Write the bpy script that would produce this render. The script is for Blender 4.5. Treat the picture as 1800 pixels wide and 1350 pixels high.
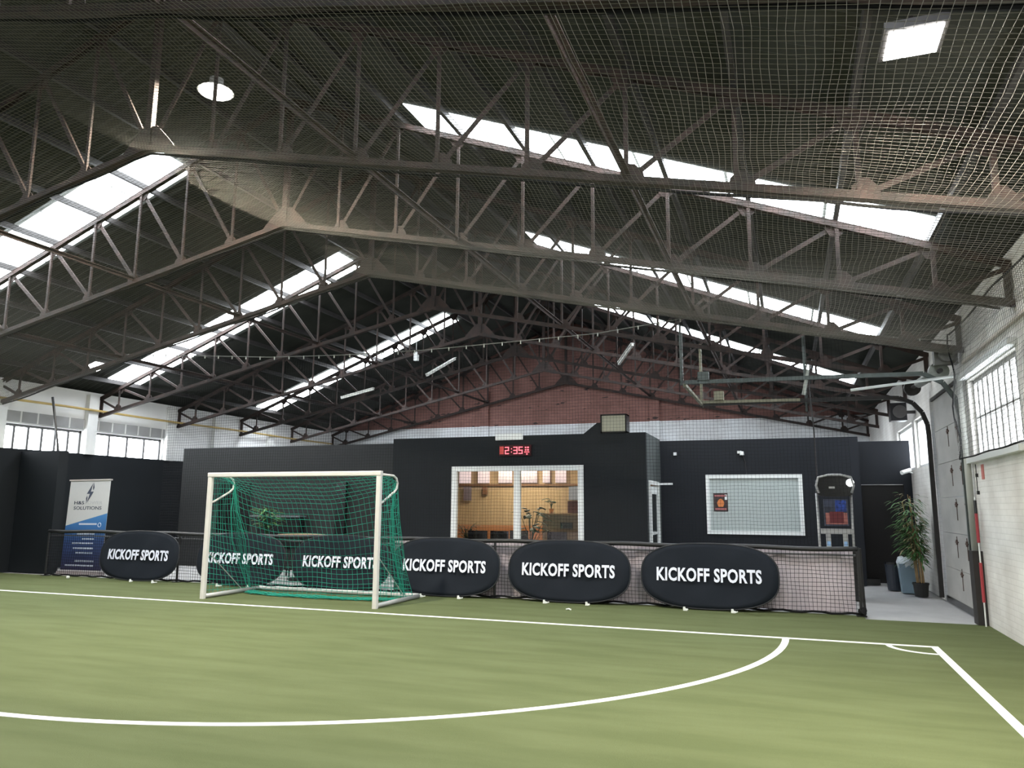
import bpy, bmesh, math, random
from math import sin, cos, pi, radians
from mathutils import Vector, Matrix
random.seed(7)
C = bpy.context.scene
for o in list(bpy.data.objects): bpy.data.objects.remove(o)

# ---------------------------------------------------------------- camera
yaw, pitch, roll, fpx = 3.48327218e-01, 1.60870519e-01, 6.56083401e-03, 1329.71293
fw = Vector((-sin(yaw)*cos(pitch), cos(yaw)*cos(pitch), sin(pitch)))
r0 = Vector((cos(yaw), sin(yaw), 0)); u0 = r0.cross(fw)
rv = r0*cos(roll)+u0*sin(roll); uv = -r0*sin(roll)+u0*cos(roll)
cam = bpy.data.cameras.new('camera'); co = bpy.data.objects.new('camera', cam); C.collection.objects.link(co)
cam.sensor_fit = 'HORIZONTAL'; cam.sensor_width = 36; cam.lens = fpx*36/1800; cam.clip_end = 200; cam.clip_start = .05
M = Matrix(((rv.x, uv.x, -fw.x, 0), (rv.y, uv.y, -fw.y, 0), (rv.z, uv.z, -fw.z, 1.57), (0, 0, 0, 1)))
co.matrix_world = M
C.camera = co

# ---------------------------------------------------------------- world, lights, exposure
w = bpy.data.worlds.new('World'); C.world = w; w.use_nodes = True
w.node_tree.nodes['Background'].inputs[0].default_value = (.75, .85, 1, 1)
w.node_tree.nodes['Background'].inputs[1].default_value = .6
C.view_settings.view_transform = 'Standard'; C.view_settings.look = 'None'
C.view_settings.exposure = 0.12; C.view_settings.gamma = 1; C.view_settings.use_curve_mapping = False
SKY_E = 25      # daylight coming through roof lights
WIN_E = 14      # daylight coming through side windows
def area(name, loc, rot, sx, sy, power, col=(1, 1, 1), spread=180):
    l = bpy.data.lights.new(name, 'AREA'); l.shape = 'RECTANGLE'; l.size = sx; l.size_y = sy; l.energy = power; l.color = col
    l.spread = radians(spread)
    o = bpy.data.objects.new(name, l); C.collection.objects.link(o); o.location = loc; o.rotation_euler = rot; return o
# lamps of the near half of the hall (behind and beside the camera)
for i, (x, y) in enumerate([(-13.5, 4.5), (-4.0, 1.5), (-10.5, -3), (-1.5, -4.0)]):
    area('hall_lamp_light', (x, y, 5.2 if abs(x+7.45) < 6 else 4.6), (0, 0, 0), .5, .5, 190, (1, .95, .86), 150)

# ---------------------------------------------------------------- materials
MATS = {}
def mat(name, col, rough=.6, metal=0, spec=.5, noise=0, nscale=8, col2=None, bump=0, bscale=40, stretch=None, emis=0, ecol=None):
    if name in MATS: return MATS[name]
    m = bpy.data.materials.new(name); m.use_nodes = True; MATS[name] = m
    nt = m.node_tree; b = nt.nodes['Principled BSDF']
    b.inputs['Base Color'].default_value = (*col, 1); b.inputs['Roughness'].default_value = rough
    b.inputs['Metallic'].default_value = metal; b.inputs['Specular IOR Level'].default_value = spec
    tc = None
    def coord(scale):
        tc = nt.nodes.new('ShaderNodeTexCoord'); mp = nt.nodes.new('ShaderNodeMapping')
        nt.links.new(tc.outputs['Object'], mp.inputs[0])
        if stretch: mp.inputs['Scale'].default_value = stretch
        return mp.outputs[0]
    if noise:
        n = nt.nodes.new('ShaderNodeTexNoise'); n.inputs['Scale'].default_value = nscale; n.inputs['Detail'].default_value = 6
        nt.links.new(coord(1), n.inputs['Vector'])
        cr = nt.nodes.new('ShaderNodeValToRGB'); c2 = col2 or tuple(c*(1-noise) for c in col)
        cr.color_ramp.elements[0].position = .35; cr.color_ramp.elements[1].position = .68
        cr.color_ramp.elements[0].color = (*c2, 1); cr.color_ramp.elements[1].color = (*col, 1)
        nt.links.new(n.outputs['Fac'], cr.inputs[0]); nt.links.new(cr.outputs[0], b.inputs['Base Color'])
    if bump:
        n2 = nt.nodes.new('ShaderNodeTexNoise'); n2.inputs['Scale'].default_value = bscale; n2.inputs['Detail'].default_value = 4
        nt.links.new(coord(1), n2.inputs['Vector'])
        bp = nt.nodes.new('ShaderNodeBump'); bp.inputs['Strength'].default_value = bump; bp.inputs['Distance'].default_value = .02
        nt.links.new(n2.outputs['Fac'], bp.inputs['Height']); nt.links.new(bp.outputs[0], b.inputs['Normal'])
    if emis:
        b.inputs['Emission Color'].default_value = (*(ecol or col), 1); b.inputs['Emission Strength'].default_value = emis
    return m
def brickmat(name, c1, c2, mortar, axis, scale=1, bw=.22, rh=.075, rough=.8, msize=.01, bump=.3, dark=None):
    m = bpy.data.materials.new(name); m.use_nodes = True; MATS[name] = m
    nt = m.node_tree; b = nt.nodes['Principled BSDF']; b.inputs['Roughness'].default_value = rough
    tc = nt.nodes.new('ShaderNodeTexCoord'); sp = nt.nodes.new('ShaderNodeSeparateXYZ'); cb = nt.nodes.new('ShaderNodeCombineXYZ')
    nt.links.new(tc.outputs['Object'], sp.inputs[0])
    nt.links.new(sp.outputs['X' if axis == 'X' else 'Y'], cb.inputs[0]); nt.links.new(sp.outputs['Z'], cb.inputs[1])
    br = nt.nodes.new('ShaderNodeTexBrick'); nt.links.new(cb.outputs[0], br.inputs['Vector'])
    br.inputs['Color1'].default_value = (*c1, 1); br.inputs['Color2'].default_value = (*c2, 1); br.inputs['Mortar'].default_value = (*mortar, 1)
    br.inputs['Scale'].default_value = 1; br.inputs['Brick Width'].default_value = bw; br.inputs['Row Height'].default_value = rh
    br.inputs['Mortar Size'].default_value = msize; br.inputs['Mortar Smooth'].default_value = .3
    n = nt.nodes.new('ShaderNodeTexNoise'); n.inputs['Scale'].default_value = 1.3; n.inputs['Detail'].default_value = 8
    nt.links.new(tc.outputs['Object'], n.inputs['Vector'])
    cr = nt.nodes.new('ShaderNodeValToRGB'); cr.color_ramp.elements[0].position = .3; cr.color_ramp.elements[1].position = .7
    cr.color_ramp.elements[0].color = (.72, .70, .68, 1); cr.color_ramp.elements[1].color = (1, 1, 1, 1)
    nt.links.new(n.outputs['Fac'], cr.inputs[0])
    mx = nt.nodes.new('ShaderNodeMix'); mx.data_type = 'RGBA'; mx.blend_type = 'MULTIPLY'; mx.inputs[0].default_value = 1
    nt.links.new(br.outputs['Color'], mx.inputs[6]); nt.links.new(cr.outputs[0], mx.inputs[7])
    out = mx.outputs[2]
    if dark:   # patches where the face of a few bricks has gone dark
        n3 = nt.nodes.new('ShaderNodeTexNoise'); n3.inputs['Scale'].default_value = 1; n3.inputs['Detail'].default_value = 2
        mp = nt.nodes.new('ShaderNodeMapping'); mp.inputs['Scale'].default_value = (2.2, 2.2, 7)
        nt.links.new(tc.outputs['Object'], mp.inputs[0]); nt.links.new(mp.outputs[0], n3.inputs['Vector'])
        c3 = nt.nodes.new('ShaderNodeValToRGB'); c3.color_ramp.elements[0].position = .68; c3.color_ramp.elements[1].position = .71
        nt.links.new(n3.outputs['Fac'], c3.inputs[0])
        m2 = nt.nodes.new('ShaderNodeMix'); m2.data_type = 'RGBA'; m2.inputs[7].default_value = (*dark, 1)
        nt.links.new(c3.outputs[0], m2.inputs[0]); nt.links.new(out, m2.inputs[6]); out = m2.outputs[2]
    nt.links.new(out, b.inputs['Base Color'])
    bp = nt.nodes.new('ShaderNodeBump'); bp.inputs['Strength'].default_value = bump; bp.inputs['Distance'].default_value = .01; bp.invert = True
    nt.links.new(br.outputs['Fac'], bp.inputs['Height']); nt.links.new(bp.outputs[0], b.inputs['Normal'])
    return m
def emit(name, col, s):
    if name in MATS: return MATS[name]
    m = bpy.data.materials.new(name); m.use_nodes = True; MATS[name] = m
    nt = m.node_tree; nt.nodes.clear(); e = nt.nodes.new('ShaderNodeEmission'); o = nt.nodes.new('ShaderNodeOutputMaterial')
    e.inputs[0].default_value = (*col, 1); e.inputs[1].default_value = s; nt.links.new(e.outputs[0], o.inputs[0]); return m
def glass(name, tint=(.95, .97, .96), gl=.08, rough=.02):
    m = bpy.data.materials.new(name); m.use_nodes = True; MATS[name] = m
    nt = m.node_tree; nt.nodes.clear(); t = nt.nodes.new('ShaderNodeBsdfTransparent'); g = nt.nodes.new('ShaderNodeBsdfGlossy')
    mx = nt.nodes.new('ShaderNodeMixShader'); o = nt.nodes.new('ShaderNodeOutputMaterial')
    t.inputs[0].default_value = (*tint, 1); g.inputs['Roughness'].default_value = rough; mx.inputs[0].default_value = gl
    nt.links.new(t.outputs[0], mx.inputs[1]); nt.links.new(g.outputs[0], mx.inputs[2]); nt.links.new(mx.outputs[0], o.inputs[0]); return m

TURF = mat('turf', (.117, .137, .064), .95, spec=.08, noise=.2, nscale=2.2, col2=(.094, .113, .049), bump=.5, bscale=220, stretch=(.35, 1.6, 1))
LINE = mat('line_white', (.85, .86, .80), .8, noise=.08, nscale=30)
CONC = mat('concrete_floor', (.42, .42, .42), .45, noise=.12, nscale=3)
BLACKW = mat('black_wall_paint', (.0065, .009, .0115), .75, spec=.3, noise=.15, nscale=1.2)
BLUEW = mat('navy_wall_paint', (.0040, .0058, .0100), .65, spec=.35, noise=.1, nscale=1.2)
DOORB = mat('dark_door', (.010, .009, .009), .6, spec=.25)
ROOFM = mat('roof_sheet', (.042, .043, .038), .8, spec=.2, noise=.4, nscale=1.4, col2=(.026, .029, .025))
STEEL = mat('rusty_steel', (.058, .037, .032), .75, spec=.25, noise=.5, nscale=6, col2=(.030, .025, .023))
STEELD = mat('dark_steel', (.028, .025, .024), .6, spec=.4, noise=.3, nscale=8)
GALV = mat('galvanised', (.30, .32, .29), .5, metal=.5, noise=.3, nscale=10)
TRACKG = mat('green_grey_track', (.075, .09, .085), .5, metal=.3, noise=.3, nscale=10)
WHITEW = brickmat('white_painted_brick', (.78, .77, .74), (.75, .74, .71), (.68, .67, .64), 'Y', bw=.22, rh=.075, msize=.006, bump=.25)
WHITEX = brickmat('white_painted_brick_gable', (.86, .88, .90), (.83, .85, .87), (.74, .76, .78), 'X', bw=.22, rh=.075, msize=.008)
REDB = brickmat('red_brick', (.30, .14, .115), (.25, .115, .095), (.20, .115, .10), 'X', bw=.22, rh=.075, msize=.008, dark=(.03, .02, .02))
BLOCKG = brickmat('concrete_block_band', (.34, .34, .34), (.30, .30, .30), (.70, .70, .68), 'Y', bw=.44, rh=4, msize=.025)
NETC = mat('ceiling_net_cord', (.115, .108, .092), .9, spec=.1)
NETB = mat('black_net_cord', (.012, .012, .013), .9, spec=.1)
NETG = mat('green_net_cord', (.02, .25, .18), .8, spec=.2)
ALU = mat('white_aluminium', (.58, .56, .53), .4, noise=.06, nscale=5)
ALUG = mat('grey_aluminium', (.45, .45, .44), .4, metal=.4, noise=.1, nscale=8)
WHITEP = mat('white_plastic', (.72, .74, .73), .4)
BANNER = mat('navy_banner_cloth', (.009, .012, .018), .8, spec=.2, noise=.1, nscale=3, bump=.15, bscale=3)
LETTER = mat('banner_lettering', (.68, .70, .80), .7)
BLACKM = mat('black_metal', (.012, .012, .013), .45)
BLACKP = mat('black_plastic', (.008, .008, .009), .25)
SHEETW = mat('pale_fabric', (.58, .51, .55), .85, noise=.12, nscale=6, stretch=(2, 2, .4), bump=.3, bscale=5)
PANE = emit('daylight_pane', (.90, .95, 1.0), WIN_E)
SKYP = emit('rooflight_sheet', (.88, .94, 1.0), SKY_E)
GLASS = glass('window_glass')

# ---------------------------------------------------------------- mesh building
class MB:
    def __init__(s): s.v = []; s.f = []
    def add(s, vs, fs):
        b = len(s.v); s.v += [tuple(v) for v in vs]; s.f += [tuple(i+b for i in f) for f in fs]; return s
    def box(s, x0, x1, y0, y1, z0, z1):
        vs = [(x, y, z) for z in (z0, z1) for y in (y0, y1) for x in (x0, x1)]
        return s.add(vs, [(0, 2, 3, 1), (4, 5, 7, 6), (0, 1, 5, 4), (2, 6, 7, 3), (0, 4, 6, 2), (1, 3, 7, 5)])
    def beam(s, a, b, w, h, up=(0, 0, 1)):
        a = Vector(a); b = Vector(b); d = (b-a).normalized(); up = Vector(up)
        if abs(d.dot(up)) > .98: up = Vector((0, 1, 0))
        sx = d.cross(up).normalized(); sz = sx.cross(d).normalized()
        vs = []
        for p in (a, b):
            for i, j in ((-1, -1), (1, -1), (1, 1), (-1, 1)): vs.append(p+sx*w/2*i+sz*h/2*j)
        return s.add(vs, [(3, 2, 1, 0), (4, 5, 6, 7), (0, 1, 5, 4), (1, 2, 6, 5), (2, 3, 7, 6), (3, 0, 4, 7)])
    def tube(s, pts, r, n=8, caps=True):
        pts = [Vector(p) for p in pts]; rings = []; prev = None
        for i, p in enumerate(pts):
            d = ((pts[min(i+1, len(pts)-1)]-pts[max(i-1, 0)])).normalized()
            up = prev if prev is not None else (Vector((0, 0, 1)) if abs(d.z) < .9 else Vector((0, 1, 0)))
            sx = d.cross(up).normalized(); sz = sx.cross(d).normalized(); prev = sz
            rr = r[i] if isinstance(r, (list, tuple)) else r
            rings.append([p+sx*rr*cos(2*pi*k/n)+sz*rr*sin(2*pi*k/n) for k in range(n)])
        vs = [v for q in rings for v in q]; fs = []
        for i in range(len(pts)-1):
            for k in range(n): fs.append((i*n+k, i*n+(k+1) % n, (i+1)*n+(k+1) % n, (i+1)*n+k))
        if caps: fs.append(tuple(range(n-1, -1, -1))); fs.append(tuple((len(pts)-1)*n+k for k in range(n)))
        return s.add(vs, fs)
    def cyl(s, c, r, z0, z1, n=20, r1=None):
        r1 = r if r1 is None else r1; cx, cy = c
        vs = [(cx+r*cos(2*pi*k/n), cy+r*sin(2*pi*k/n), z0) for k in range(n)]+[(cx+r1*cos(2*pi*k/n), cy+r1*sin(2*pi*k/n), z1) for k in range(n)]
        fs = [(k, (k+1) % n, n+(k+1) % n, n+k) for k in range(n)]+[tuple(range(n-1, -1, -1)), tuple(range(n, 2*n))]
        return s.add(vs, fs)
    def prism(s, poly, o, ax, ay, t):   # poly (u,v) extruded by vector t
        o, ax, ay, t = map(Vector, (o, ax, ay, t)); n = len(poly)
        a = [o+ax*p[0]+ay*p[1] for p in poly]; b = [p+t for p in a]
        fs = [tuple(range(n)), tuple(range(2*n-1, n-1, -1))]+[(i, n+i, n+(i+1) % n, (i+1) % n) for i in range(n)]
        return s.add(a+b, fs)
    def build(s, name, m, parent=None, smooth=False, fix=True):
        me = bpy.data.meshes.new(name); me.from_pydata(s.v, [], s.f); me.materials.append(m)
        if fix:
            bm = bmesh.new(); bm.from_mesh(me); bmesh.ops.recalc_face_normals(bm, faces=bm.faces); bm.to_mesh(me); bm.free()
        if smooth:
            for p in me.polygons: p.use_smooth = True
        o = bpy.data.objects.new(name, me); C.collection.objects.link(o)
        if parent is not None: o.parent = parent
        return o
def tag(o, label=None, cat=None, group=None, kind=None):
    if label: o['label'] = label
    if cat: o['category'] = cat
    if group: o['group'] = group
    if kind: o['kind'] = kind
    return o
def empty(name, loc=(0, 0, 0), rz=0):
    o = bpy.data.objects.new(name, None); o.empty_display_size = .2; C.collection.objects.link(o); o.location = loc; o.rotation_euler.z = rz; return o
def struct(o, label=None): o['kind'] = 'structure'; 
def S(mb, name, m, parent=None):
    o = mb.build(name, m, parent)
    if parent is None: o['kind'] = 'structure'
    return o
def kids(o): return [c for c in bpy.data.objects if c.parent == o]
def dup(o, loc=None):
    def rec(a, p):
        c = a.copy(); C.collection.objects.link(c)
        if p is not None: c.parent = p
        for ch in KID.get(a.name, []): rec(ch, c)
        return c
    KID = {}
    for c in bpy.data.objects:
        if c.parent: KID.setdefault(c.parent.name, []).append(c)
    r = rec(o, None)
    if loc is not None: r.location = loc
    return r
def text_mesh(name, body, width, height, m, parent, center, thick=.004, off=.0, xdir=(1, 0, 0), zdir=(0, 0, 1), shear=0, space=1.0):
    cu = bpy.data.curves.new(name+'_c', 'FONT'); cu.body = body; cu.extrude = .5*thick; cu.offset = off; cu.shear = shear; cu.space_character = space; cu.resolution_u = 3
    t = bpy.data.objects.new(name+'_t', cu); C.collection.objects.link(t)
    bpy.context.view_layer.update(); dg = bpy.context.evaluated_depsgraph_get()
    me = bpy.data.meshes.new_from_object(t.evaluated_get(dg)); bpy.data.objects.remove(t)
    xs = [v.co.x for v in me.vertices]; ys = [v.co.y for v in me.vertices]
    x0, x1, y0, y1 = min(xs), max(xs), min(ys), max(ys); X = Vector(xdir); Z = Vector(zdir); N = X.cross(Z); c = Vector(center)
    for v in me.vertices:
        v.co = c+X*((v.co.x-(x0+x1)/2)*width/(x1-x0))+Z*((v.co.y-(y0+y1)/2)*height/(y1-y0))+N*v.co.z
    me.materials.clear(); me.materials.append(m)
    o = bpy.data.objects.new(name, me); C.collection.objects.link(o)
    if parent is not None: o.parent = parent
    return o

# ---------------------------------------------------------------- dimensions
XR, XL, XC = 2.5, -17.3, -7.45
Y0, YG = -7.0, 26.5
def ztop(x): return 8.20-.39*abs(x-XC)     # truss top chord centre
def zbot(x): return 6.05-.219*abs(x-XC)    # truss bottom chord centre
def zroof(x): return 8.44-.39*abs(x-XC)
TY = [1.3, 4.1, 6.9, 9.7, 12.4, 15.2, 18.0, 20.8, 23.6, 26.3]

# ---------------------------------------------------------------- floor, walls, roof
S(MB().box(XL-.3, XR+.3, Y0, YG+.3, -.2, -.02), 'floor', CONC)
mb = MB(); mb.add([(XL+.075, Y0, 0), (XR, Y0, 0), (XR, 12.4, 0), (.96, 12.4, 0), (.96, 12.78, 0), (XL+.075, 12.78, 0)] , [(0, 1, 2, 3, 4, 5)])
mb.add([(x, y, -.02) for x, y in ((XL+.075, Y0), (XR, Y0), (XR, 12.4), (.96, 12.4), (.96, 12.78), (XL+.075, 12.78))], [(5, 4, 3, 2, 1, 0)])
b = len(mb.v)-12
mb.f += [(i, 6+i, 6+(i+1) % 6, (i+1) % 6) for i in range(6)]
tag(mb.build('artificial_turf', TURF), 'green artificial turf covering the indoor pitch', 'turf')

def line(pts, wd, name, label, z=.004):
    mb = MB(); L = []; n = len(pts)
    for i, p in enumerate(pts):
        p = Vector((*p, 0)); a = Vector((*pts[max(i-1, 0)], 0)); c = Vector((*pts[min(i+1, n-1)], 0)); d = (c-a).normalized(); s = Vector((-d.y, d.x, 0))
        for zz in (.0005, z): L += [p+s*wd/2+Vector((0, 0, zz)), p-s*wd/2+Vector((0, 0, zz))]
    fs = []
    for i in range(n-1):
        a = i*4; c = a+4
        fs += [(a+2, a+3, c+3, c+2), (a, a+2, c+2, c), (a+3, a+1, c+1, c+3)]
    mb.add(L, fs); tag(mb.build(name, LINE), label, 'line marking')
GY = 10.23
line([(XL+.4, GY), (1.54, GY)], .08, 'goal_line', 'long white goal line running along the front of the goal posts')
line([(1.5, GY-.04), (1.5, Y0+.5)], .08, 'sideline', 'white sideline at the right running toward the camera')
arc = [(-.12-6.0+6.0*cos(a), GY-.04-5.85*sin(a)) for a in [k*pi/2/40 for k in range(41)]]
arc = arc+[(-9.3, GY-.04-5.85)]+[(-9.38-6.0*sin(a), GY-.04-5.85*cos(a)) for a in [k*pi/2/40 for k in range(1, 41)]]
line(arc, .08, 'penalty_arc', 'large curved white penalty area line in front of the goal')
line([(1.46-.45*cos(a), GY-.04-.45*sin(a)) for a in [k*pi/2/16 for k in range(17)]], .06, 'corner_arc', 'small white corner arc where goal line and sideline meet')

# right wall: brick with window and door openings
def wall_y(name, x0, x1, y0, y1, z1, holes, m, z0=0):
    """wall slab parallel to Y with rectangular holes (ya,yb,za,zb)"""
    mb = MB(); cuts = sorted(set([y0, y1]+[h[0] for h in holes]+[h[1] for h in holes]))
    for a, b in zip(cuts, cuts[1:]):
        hs = sorted([h for h in holes if h[0] <= a and h[1] >= b], key=lambda h: h[2]); z = z0
        for h in hs:
            if h[2] > z: mb.box(x0, x1, a, b, z, h[2])
            z = h[3]
        if z < z1: mb.box(x0, x1, a, b, z, z1)
    return S(mb, name, m)
def wall_x(name, y0, y1, x0, x1, z1, holes, m, z0=0, parent=None):
    mb = MB(); cuts = sorted(set([x0, x1]+[h[0] for h in holes]+[h[1] for h in holes]))
    for a, b in zip(cuts, cuts[1:]):
        hs = sorted([h for h in holes if h[0] <= a and h[1] >= b], key=lambda h: h[2]); z = z0
        for h in hs:
            if h[2] > z: mb.box(a, b, y0, y1, z, h[2])
            z = h[3]
        if z < z1: mb.box(a, b, y0, y1, z, z1)
    return S(mb, name, m, parent)
RW = [(9.85, 12.35, 2.30, 3.40), (12.68, 15.5, 0, 3.56), (16.05, 17.45, 2.40, 3.38), (17.75, 20.1, 2.40, 3.38), (3.4, 7.6, 2.3, 3.4), (-3, 1.2, 2.3, 3.4)]
wall_y('wall_right', XR, XR+.3, Y0, YG+.3, 4.50, RW, WHITEW)
LW = [(9.9, 12.25, 2.5, 3.46), (12.55, 14.75, 2.5, 3.46), (15.05, 17.45, 2.5, 3.46), (4.5, 9.3, 2.5, 3.46), (-2, 3.5, 2.5, 3.46)]
wall_y('wall_left', XL-.3, XL, Y0, YG+.3, 4.50, LW, mat('white_wall_plaster', (.86, .86, .85), .75, noise=.06, nscale=1.5))
# gable wall: white lower part, red brick above
gp = [(XL-.3, 4.56), (XR+.3, 4.56), (XR+.3, zroof(XR)-.05), (XC, zroof(XC)-.05), (XL-.3, zroof(XL)-.05)]
S(MB().box(XL-.3, XR+.3, YG, YG+.3, 0, 4.56), 'wall_back', WHITEX)
S(MB().prism([(XL-.3, 4.56), (XR+.3, 4.56), (XC, zroof(XC)-.03)], (0, YG, 0), (1, 0, 0), (0, 0, 1), (0, .3, 0)), 'wall_gable', REDB)
gpi = MB()
for x in (-10.7, -4.28):
    tag(MB().box(x-.17, x+.17, YG-.12, YG-.001, 0, 4.56).build('trim_1', WHITEX), kind='structure')
    tag(MB().box(x-.17, x+.17, YG-.12, YG-.001, 4.56, 5.9).build('trim_2', REDB), kind='structure')
S(MB().box(XL-.3, XR+.3, Y0-.3, Y0, 0, 4.5).prism([(XL-.3, 4.5), (XR+.3, 4.5), (XC, zroof(XC))], (0, Y0-.3, 0), (1, 0, 0), (0, 0, 1), (0, .3, 0)), 'wall_front', mat('grey_plaster', (.3, .3, .29), .8))

# corrugated roof
def roof_side(sign):
    mb = MB(); xe = XR+.5 if sign > 0 else XL-.5; pitch_ = .177; n = int((YG+.4-Y0)/pitch_*4); a = []; th = .008
    for i in range(n+1):
        y = Y0-.1+i*pitch_/4; dz = .026*cos(i*pi/2)
        a += [(XC, y, zroof(XC)+dz), (xe, y, zroof(xe)+dz), (XC, y, zroof(XC)+dz+.012), (xe, y, zroof(xe)+dz+.012)]
    fs = []
    for i in range(n):
        q = 4*i; fs += [(q, q+1, q+5, q+4), (q+2, q+6, q+7, q+3)]
    mb.add(a, fs); return mb
mb = roof_side(1); m2 = roof_side(-1); mb.add(m2.v, m2.f)
S(mb, 'ceiling', ROOFM)
tag(MB().prism([(-.32, -.13), (0, 0), (.32, -.13), (.32, -.16), (0, -.03), (-.32, -.16)], (XC, Y0, zroof(XC)-.02), (1, 0, 0), (0, 0, 1), (0, YG-Y0, 0)).build('trim_3', STEELD), kind='structure')

# roof lights (translucent strips running down both slopes over every second truss)
wn = 0
def window_no():
    global wn; wn += 1; return 'window_%d' % wn
def slope_beam(mb, xa, xb, f, dz, ya, yb, t):
    mb.add([(xa, ya, f(xa)+dz), (xb, ya, f(xb)+dz), (xb, yb, f(xb)+dz), (xa, yb, f(xa)+dz),
            (xa, ya, f(xa)+dz+t), (xb, ya, f(xb)+dz+t), (xb, yb, f(xb)+dz+t), (xa, yb, f(xa)+dz+t)],
           [(0, 1, 2, 3), (7, 6, 5, 4), (0, 4, 5, 1), (1, 5, 6, 2), (2, 6, 7, 3), (3, 7, 4, 0)])
for yr, yl in ((4.1, 3.95), (9.70, 9.54), (15.35, 15.3), (21.1, 21.25)):
    for sg in (1, -1):
        yc, hw_ = (yr, .42) if sg > 0 else (yl, .53)
        e = empty(window_no(), (0, 0, 0)); e['kind'] = 'structure'
        xs = [2.3+k*1.149 for k in range(7)]
        for k in range(6):
            mb = MB(); slope_beam(mb, XC+sg*(xs[k]+.02), XC+sg*(xs[k+1]-.02), zroof, -.045, yc-hw_, yc+hw_, .012)
            mb.build('pane', SKYP, e)

# purlins
ordw = ['first', 'second', 'third', 'fourth', 'fifth', 'sixth', 'seventh', 'eighth', 'ninth']
for sg, nm in ((1, 'right'), (-1, 'left')):
    for k in range(1, 10):
        x = XC+sg*1.02*k
        o = MB().box(x-.03, x+.03, Y0, YG, zroof(x)-.155, zroof(x)-.055).build('purlin', STEELD)
        tag(o, 'dark roof purlin on the %s slope, %s down from the ridge' % (nm, ordw[k-1]), 'purlin', 'roof purlins')

# trusses
def make_truss():
    t = empty('roof_truss', (0, 0, 0))
    def cp(x): return (x, 0)
    def P(mb, n): return mb.build(n, STEEL, t)
    for sg, XE in ((1, XR), (-1, XL)):
        # double angle chords: two legs with a gap
        for nm, f, hh in (('top_chord', ztop, .08), ('bottom_chord', zbot, .07)):
            mb = MB()
            for dy in (-.035, .035):
                mb.beam((XC, dy, f(XC)), (XE, dy, f(XE)), .012, hh, (0, 0, 1))
            mb.beam((XC, 0, f(XC)+(hh/2 if f is ztop else -hh/2)), (XE, 0, f(XE)+(hh/2 if f is ztop else -hh/2)), .09, .010)
            P(mb, nm)
        nodes = [XC+sg*1.02*k for k in range(1, 10)]
        for x in nodes:
            mb = MB(); mb.beam((x, -.02, zbot(x)), (x, -.02, ztop(x)), .042, .026, (0, 1, 0)).beam((x-.02, 0, zbot(x)), (x-.02, 0, ztop(x)), .01, .05, (0, 1, 0)); P(mb, 'vertical')
        for i in range(9):
            xa = XC if i == 0 else nodes[i-1]; xb = nodes[i]
            mb = MB(); mb.beam((xa, .015, zbot(xa)), (xb, .015, ztop(xb)), .012, .055, (0, 0, 1)).beam((xa, .035, zbot(xa)+.02), (xb, .035, ztop(xb)+.02), .045, .01, (0, 0, 1)); P(mb, 'diagonal')
        for x in nodes:
            mb = MB(); mb.prism([(-.13, -.05), (.13, -.05), (.11, .08), (.03, .16), (-.03, .16), (-.11, .08)], (x+sg*.05, -.006, zbot(x)), (1, 0, -sg*.2), (0, 0, 1), (0, .012, 0)); P(mb, 'gusset_plate')
            mb = MB(); mb.prism([(-.12, .05), (.12, .05), (.10, -.08), (.03, -.15), (-.05, -.15), (-.11, -.06)], (x-sg*.03, -.006, ztop(x)), (1, 0, -sg*.35), (0, 0, 1), (0, .012, 0)); P(mb, 'gusset_plate')
        xe = XE-sg*.05
        P(MB().beam((xe, 0, zbot(xe)), (xe, 0, ztop(xe)), .07, .05, (0, 1, 0)), 'end_post')
        P(MB().beam((nodes[-1], 0, zbot(nodes[-1])), (xe, 0, ztop(xe)-.06), .05, .04, (0, 1, 0)), 'diagonal')
    P(MB().beam((XC, 0, zbot(XC)), (XC, 0, ztop(XC)), .09, .07, (0, 1, 0)), 'king_post')
    P(MB().prism([(-.5, -.13), (0, -.05), (.5, -.13), (.32, .08), (.12, .28), (-.12, .28), (-.32, .08)], (XC, -.008, zbot(XC)), (1, 0, 0), (0, 0, 1), (0, .016, 0)), 'gusset_plate')
    P(MB().prism([(-.35, -.1), (0, .05), (.35, -.1), (.2, -.2), (.06, -.3), (-.06, -.3), (-.2, -.2)], (XC, -.008, ztop(XC)), (1, 0, 0), (0, 0, 1), (0, .016, 0)), 'gusset_plate')
    return t
tl = ['rusty roof truss whose bottom chord runs along the top edge of the photo',
      'rusty roof truss crossing just above the round lamp, second nearest of the trusses',
      'rusty roof truss under the largest roof lights, its web in full view at the centre',
      'dark roof truss above the top of the net behind the goal',
      'dark roof truss under the middle pair of roof lights',
      'dark roof truss between the middle and the farthest roof lights',
      'dark roof truss under the farthest pair of roof lights',
      'dark roof truss second from the red brick gable',
      'dark roof truss directly against the red brick gable']
T0 = make_truss()
for i, y in enumerate(TY[1:]):
    t = T0 if i == 0 else dup(T0)
    t.location.y = y
    tag(t, tl[i], 'roof truss', 'steel roof trusses')
for x, lb in ((-1.32, 'thin rusty tie rod running the length of the hall, outer one on the right slope'), (-4.38, 'thin rusty tie rod running the length of the hall, inner one on the right slope'),
              (-10.5, 'thin dark tie rod running the length of the hall, inner one on the left slope'), (-13.6, 'thin dark tie rod running the length of the hall, outer one on the left slope')):
    mb = MB(); mb.beam((x, 1.3, zbot(x)+.07), (x, YG, zbot(x)+.07), .045, .012).beam((x-.03, 1.3, zbot(x)+.045), (x-.03, YG, zbot(x)+.045), .012, .055)
    tag(mb.build('tie_rod', STEEL), lb, 'tie rod', 'lengthwise tie rods')

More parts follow.
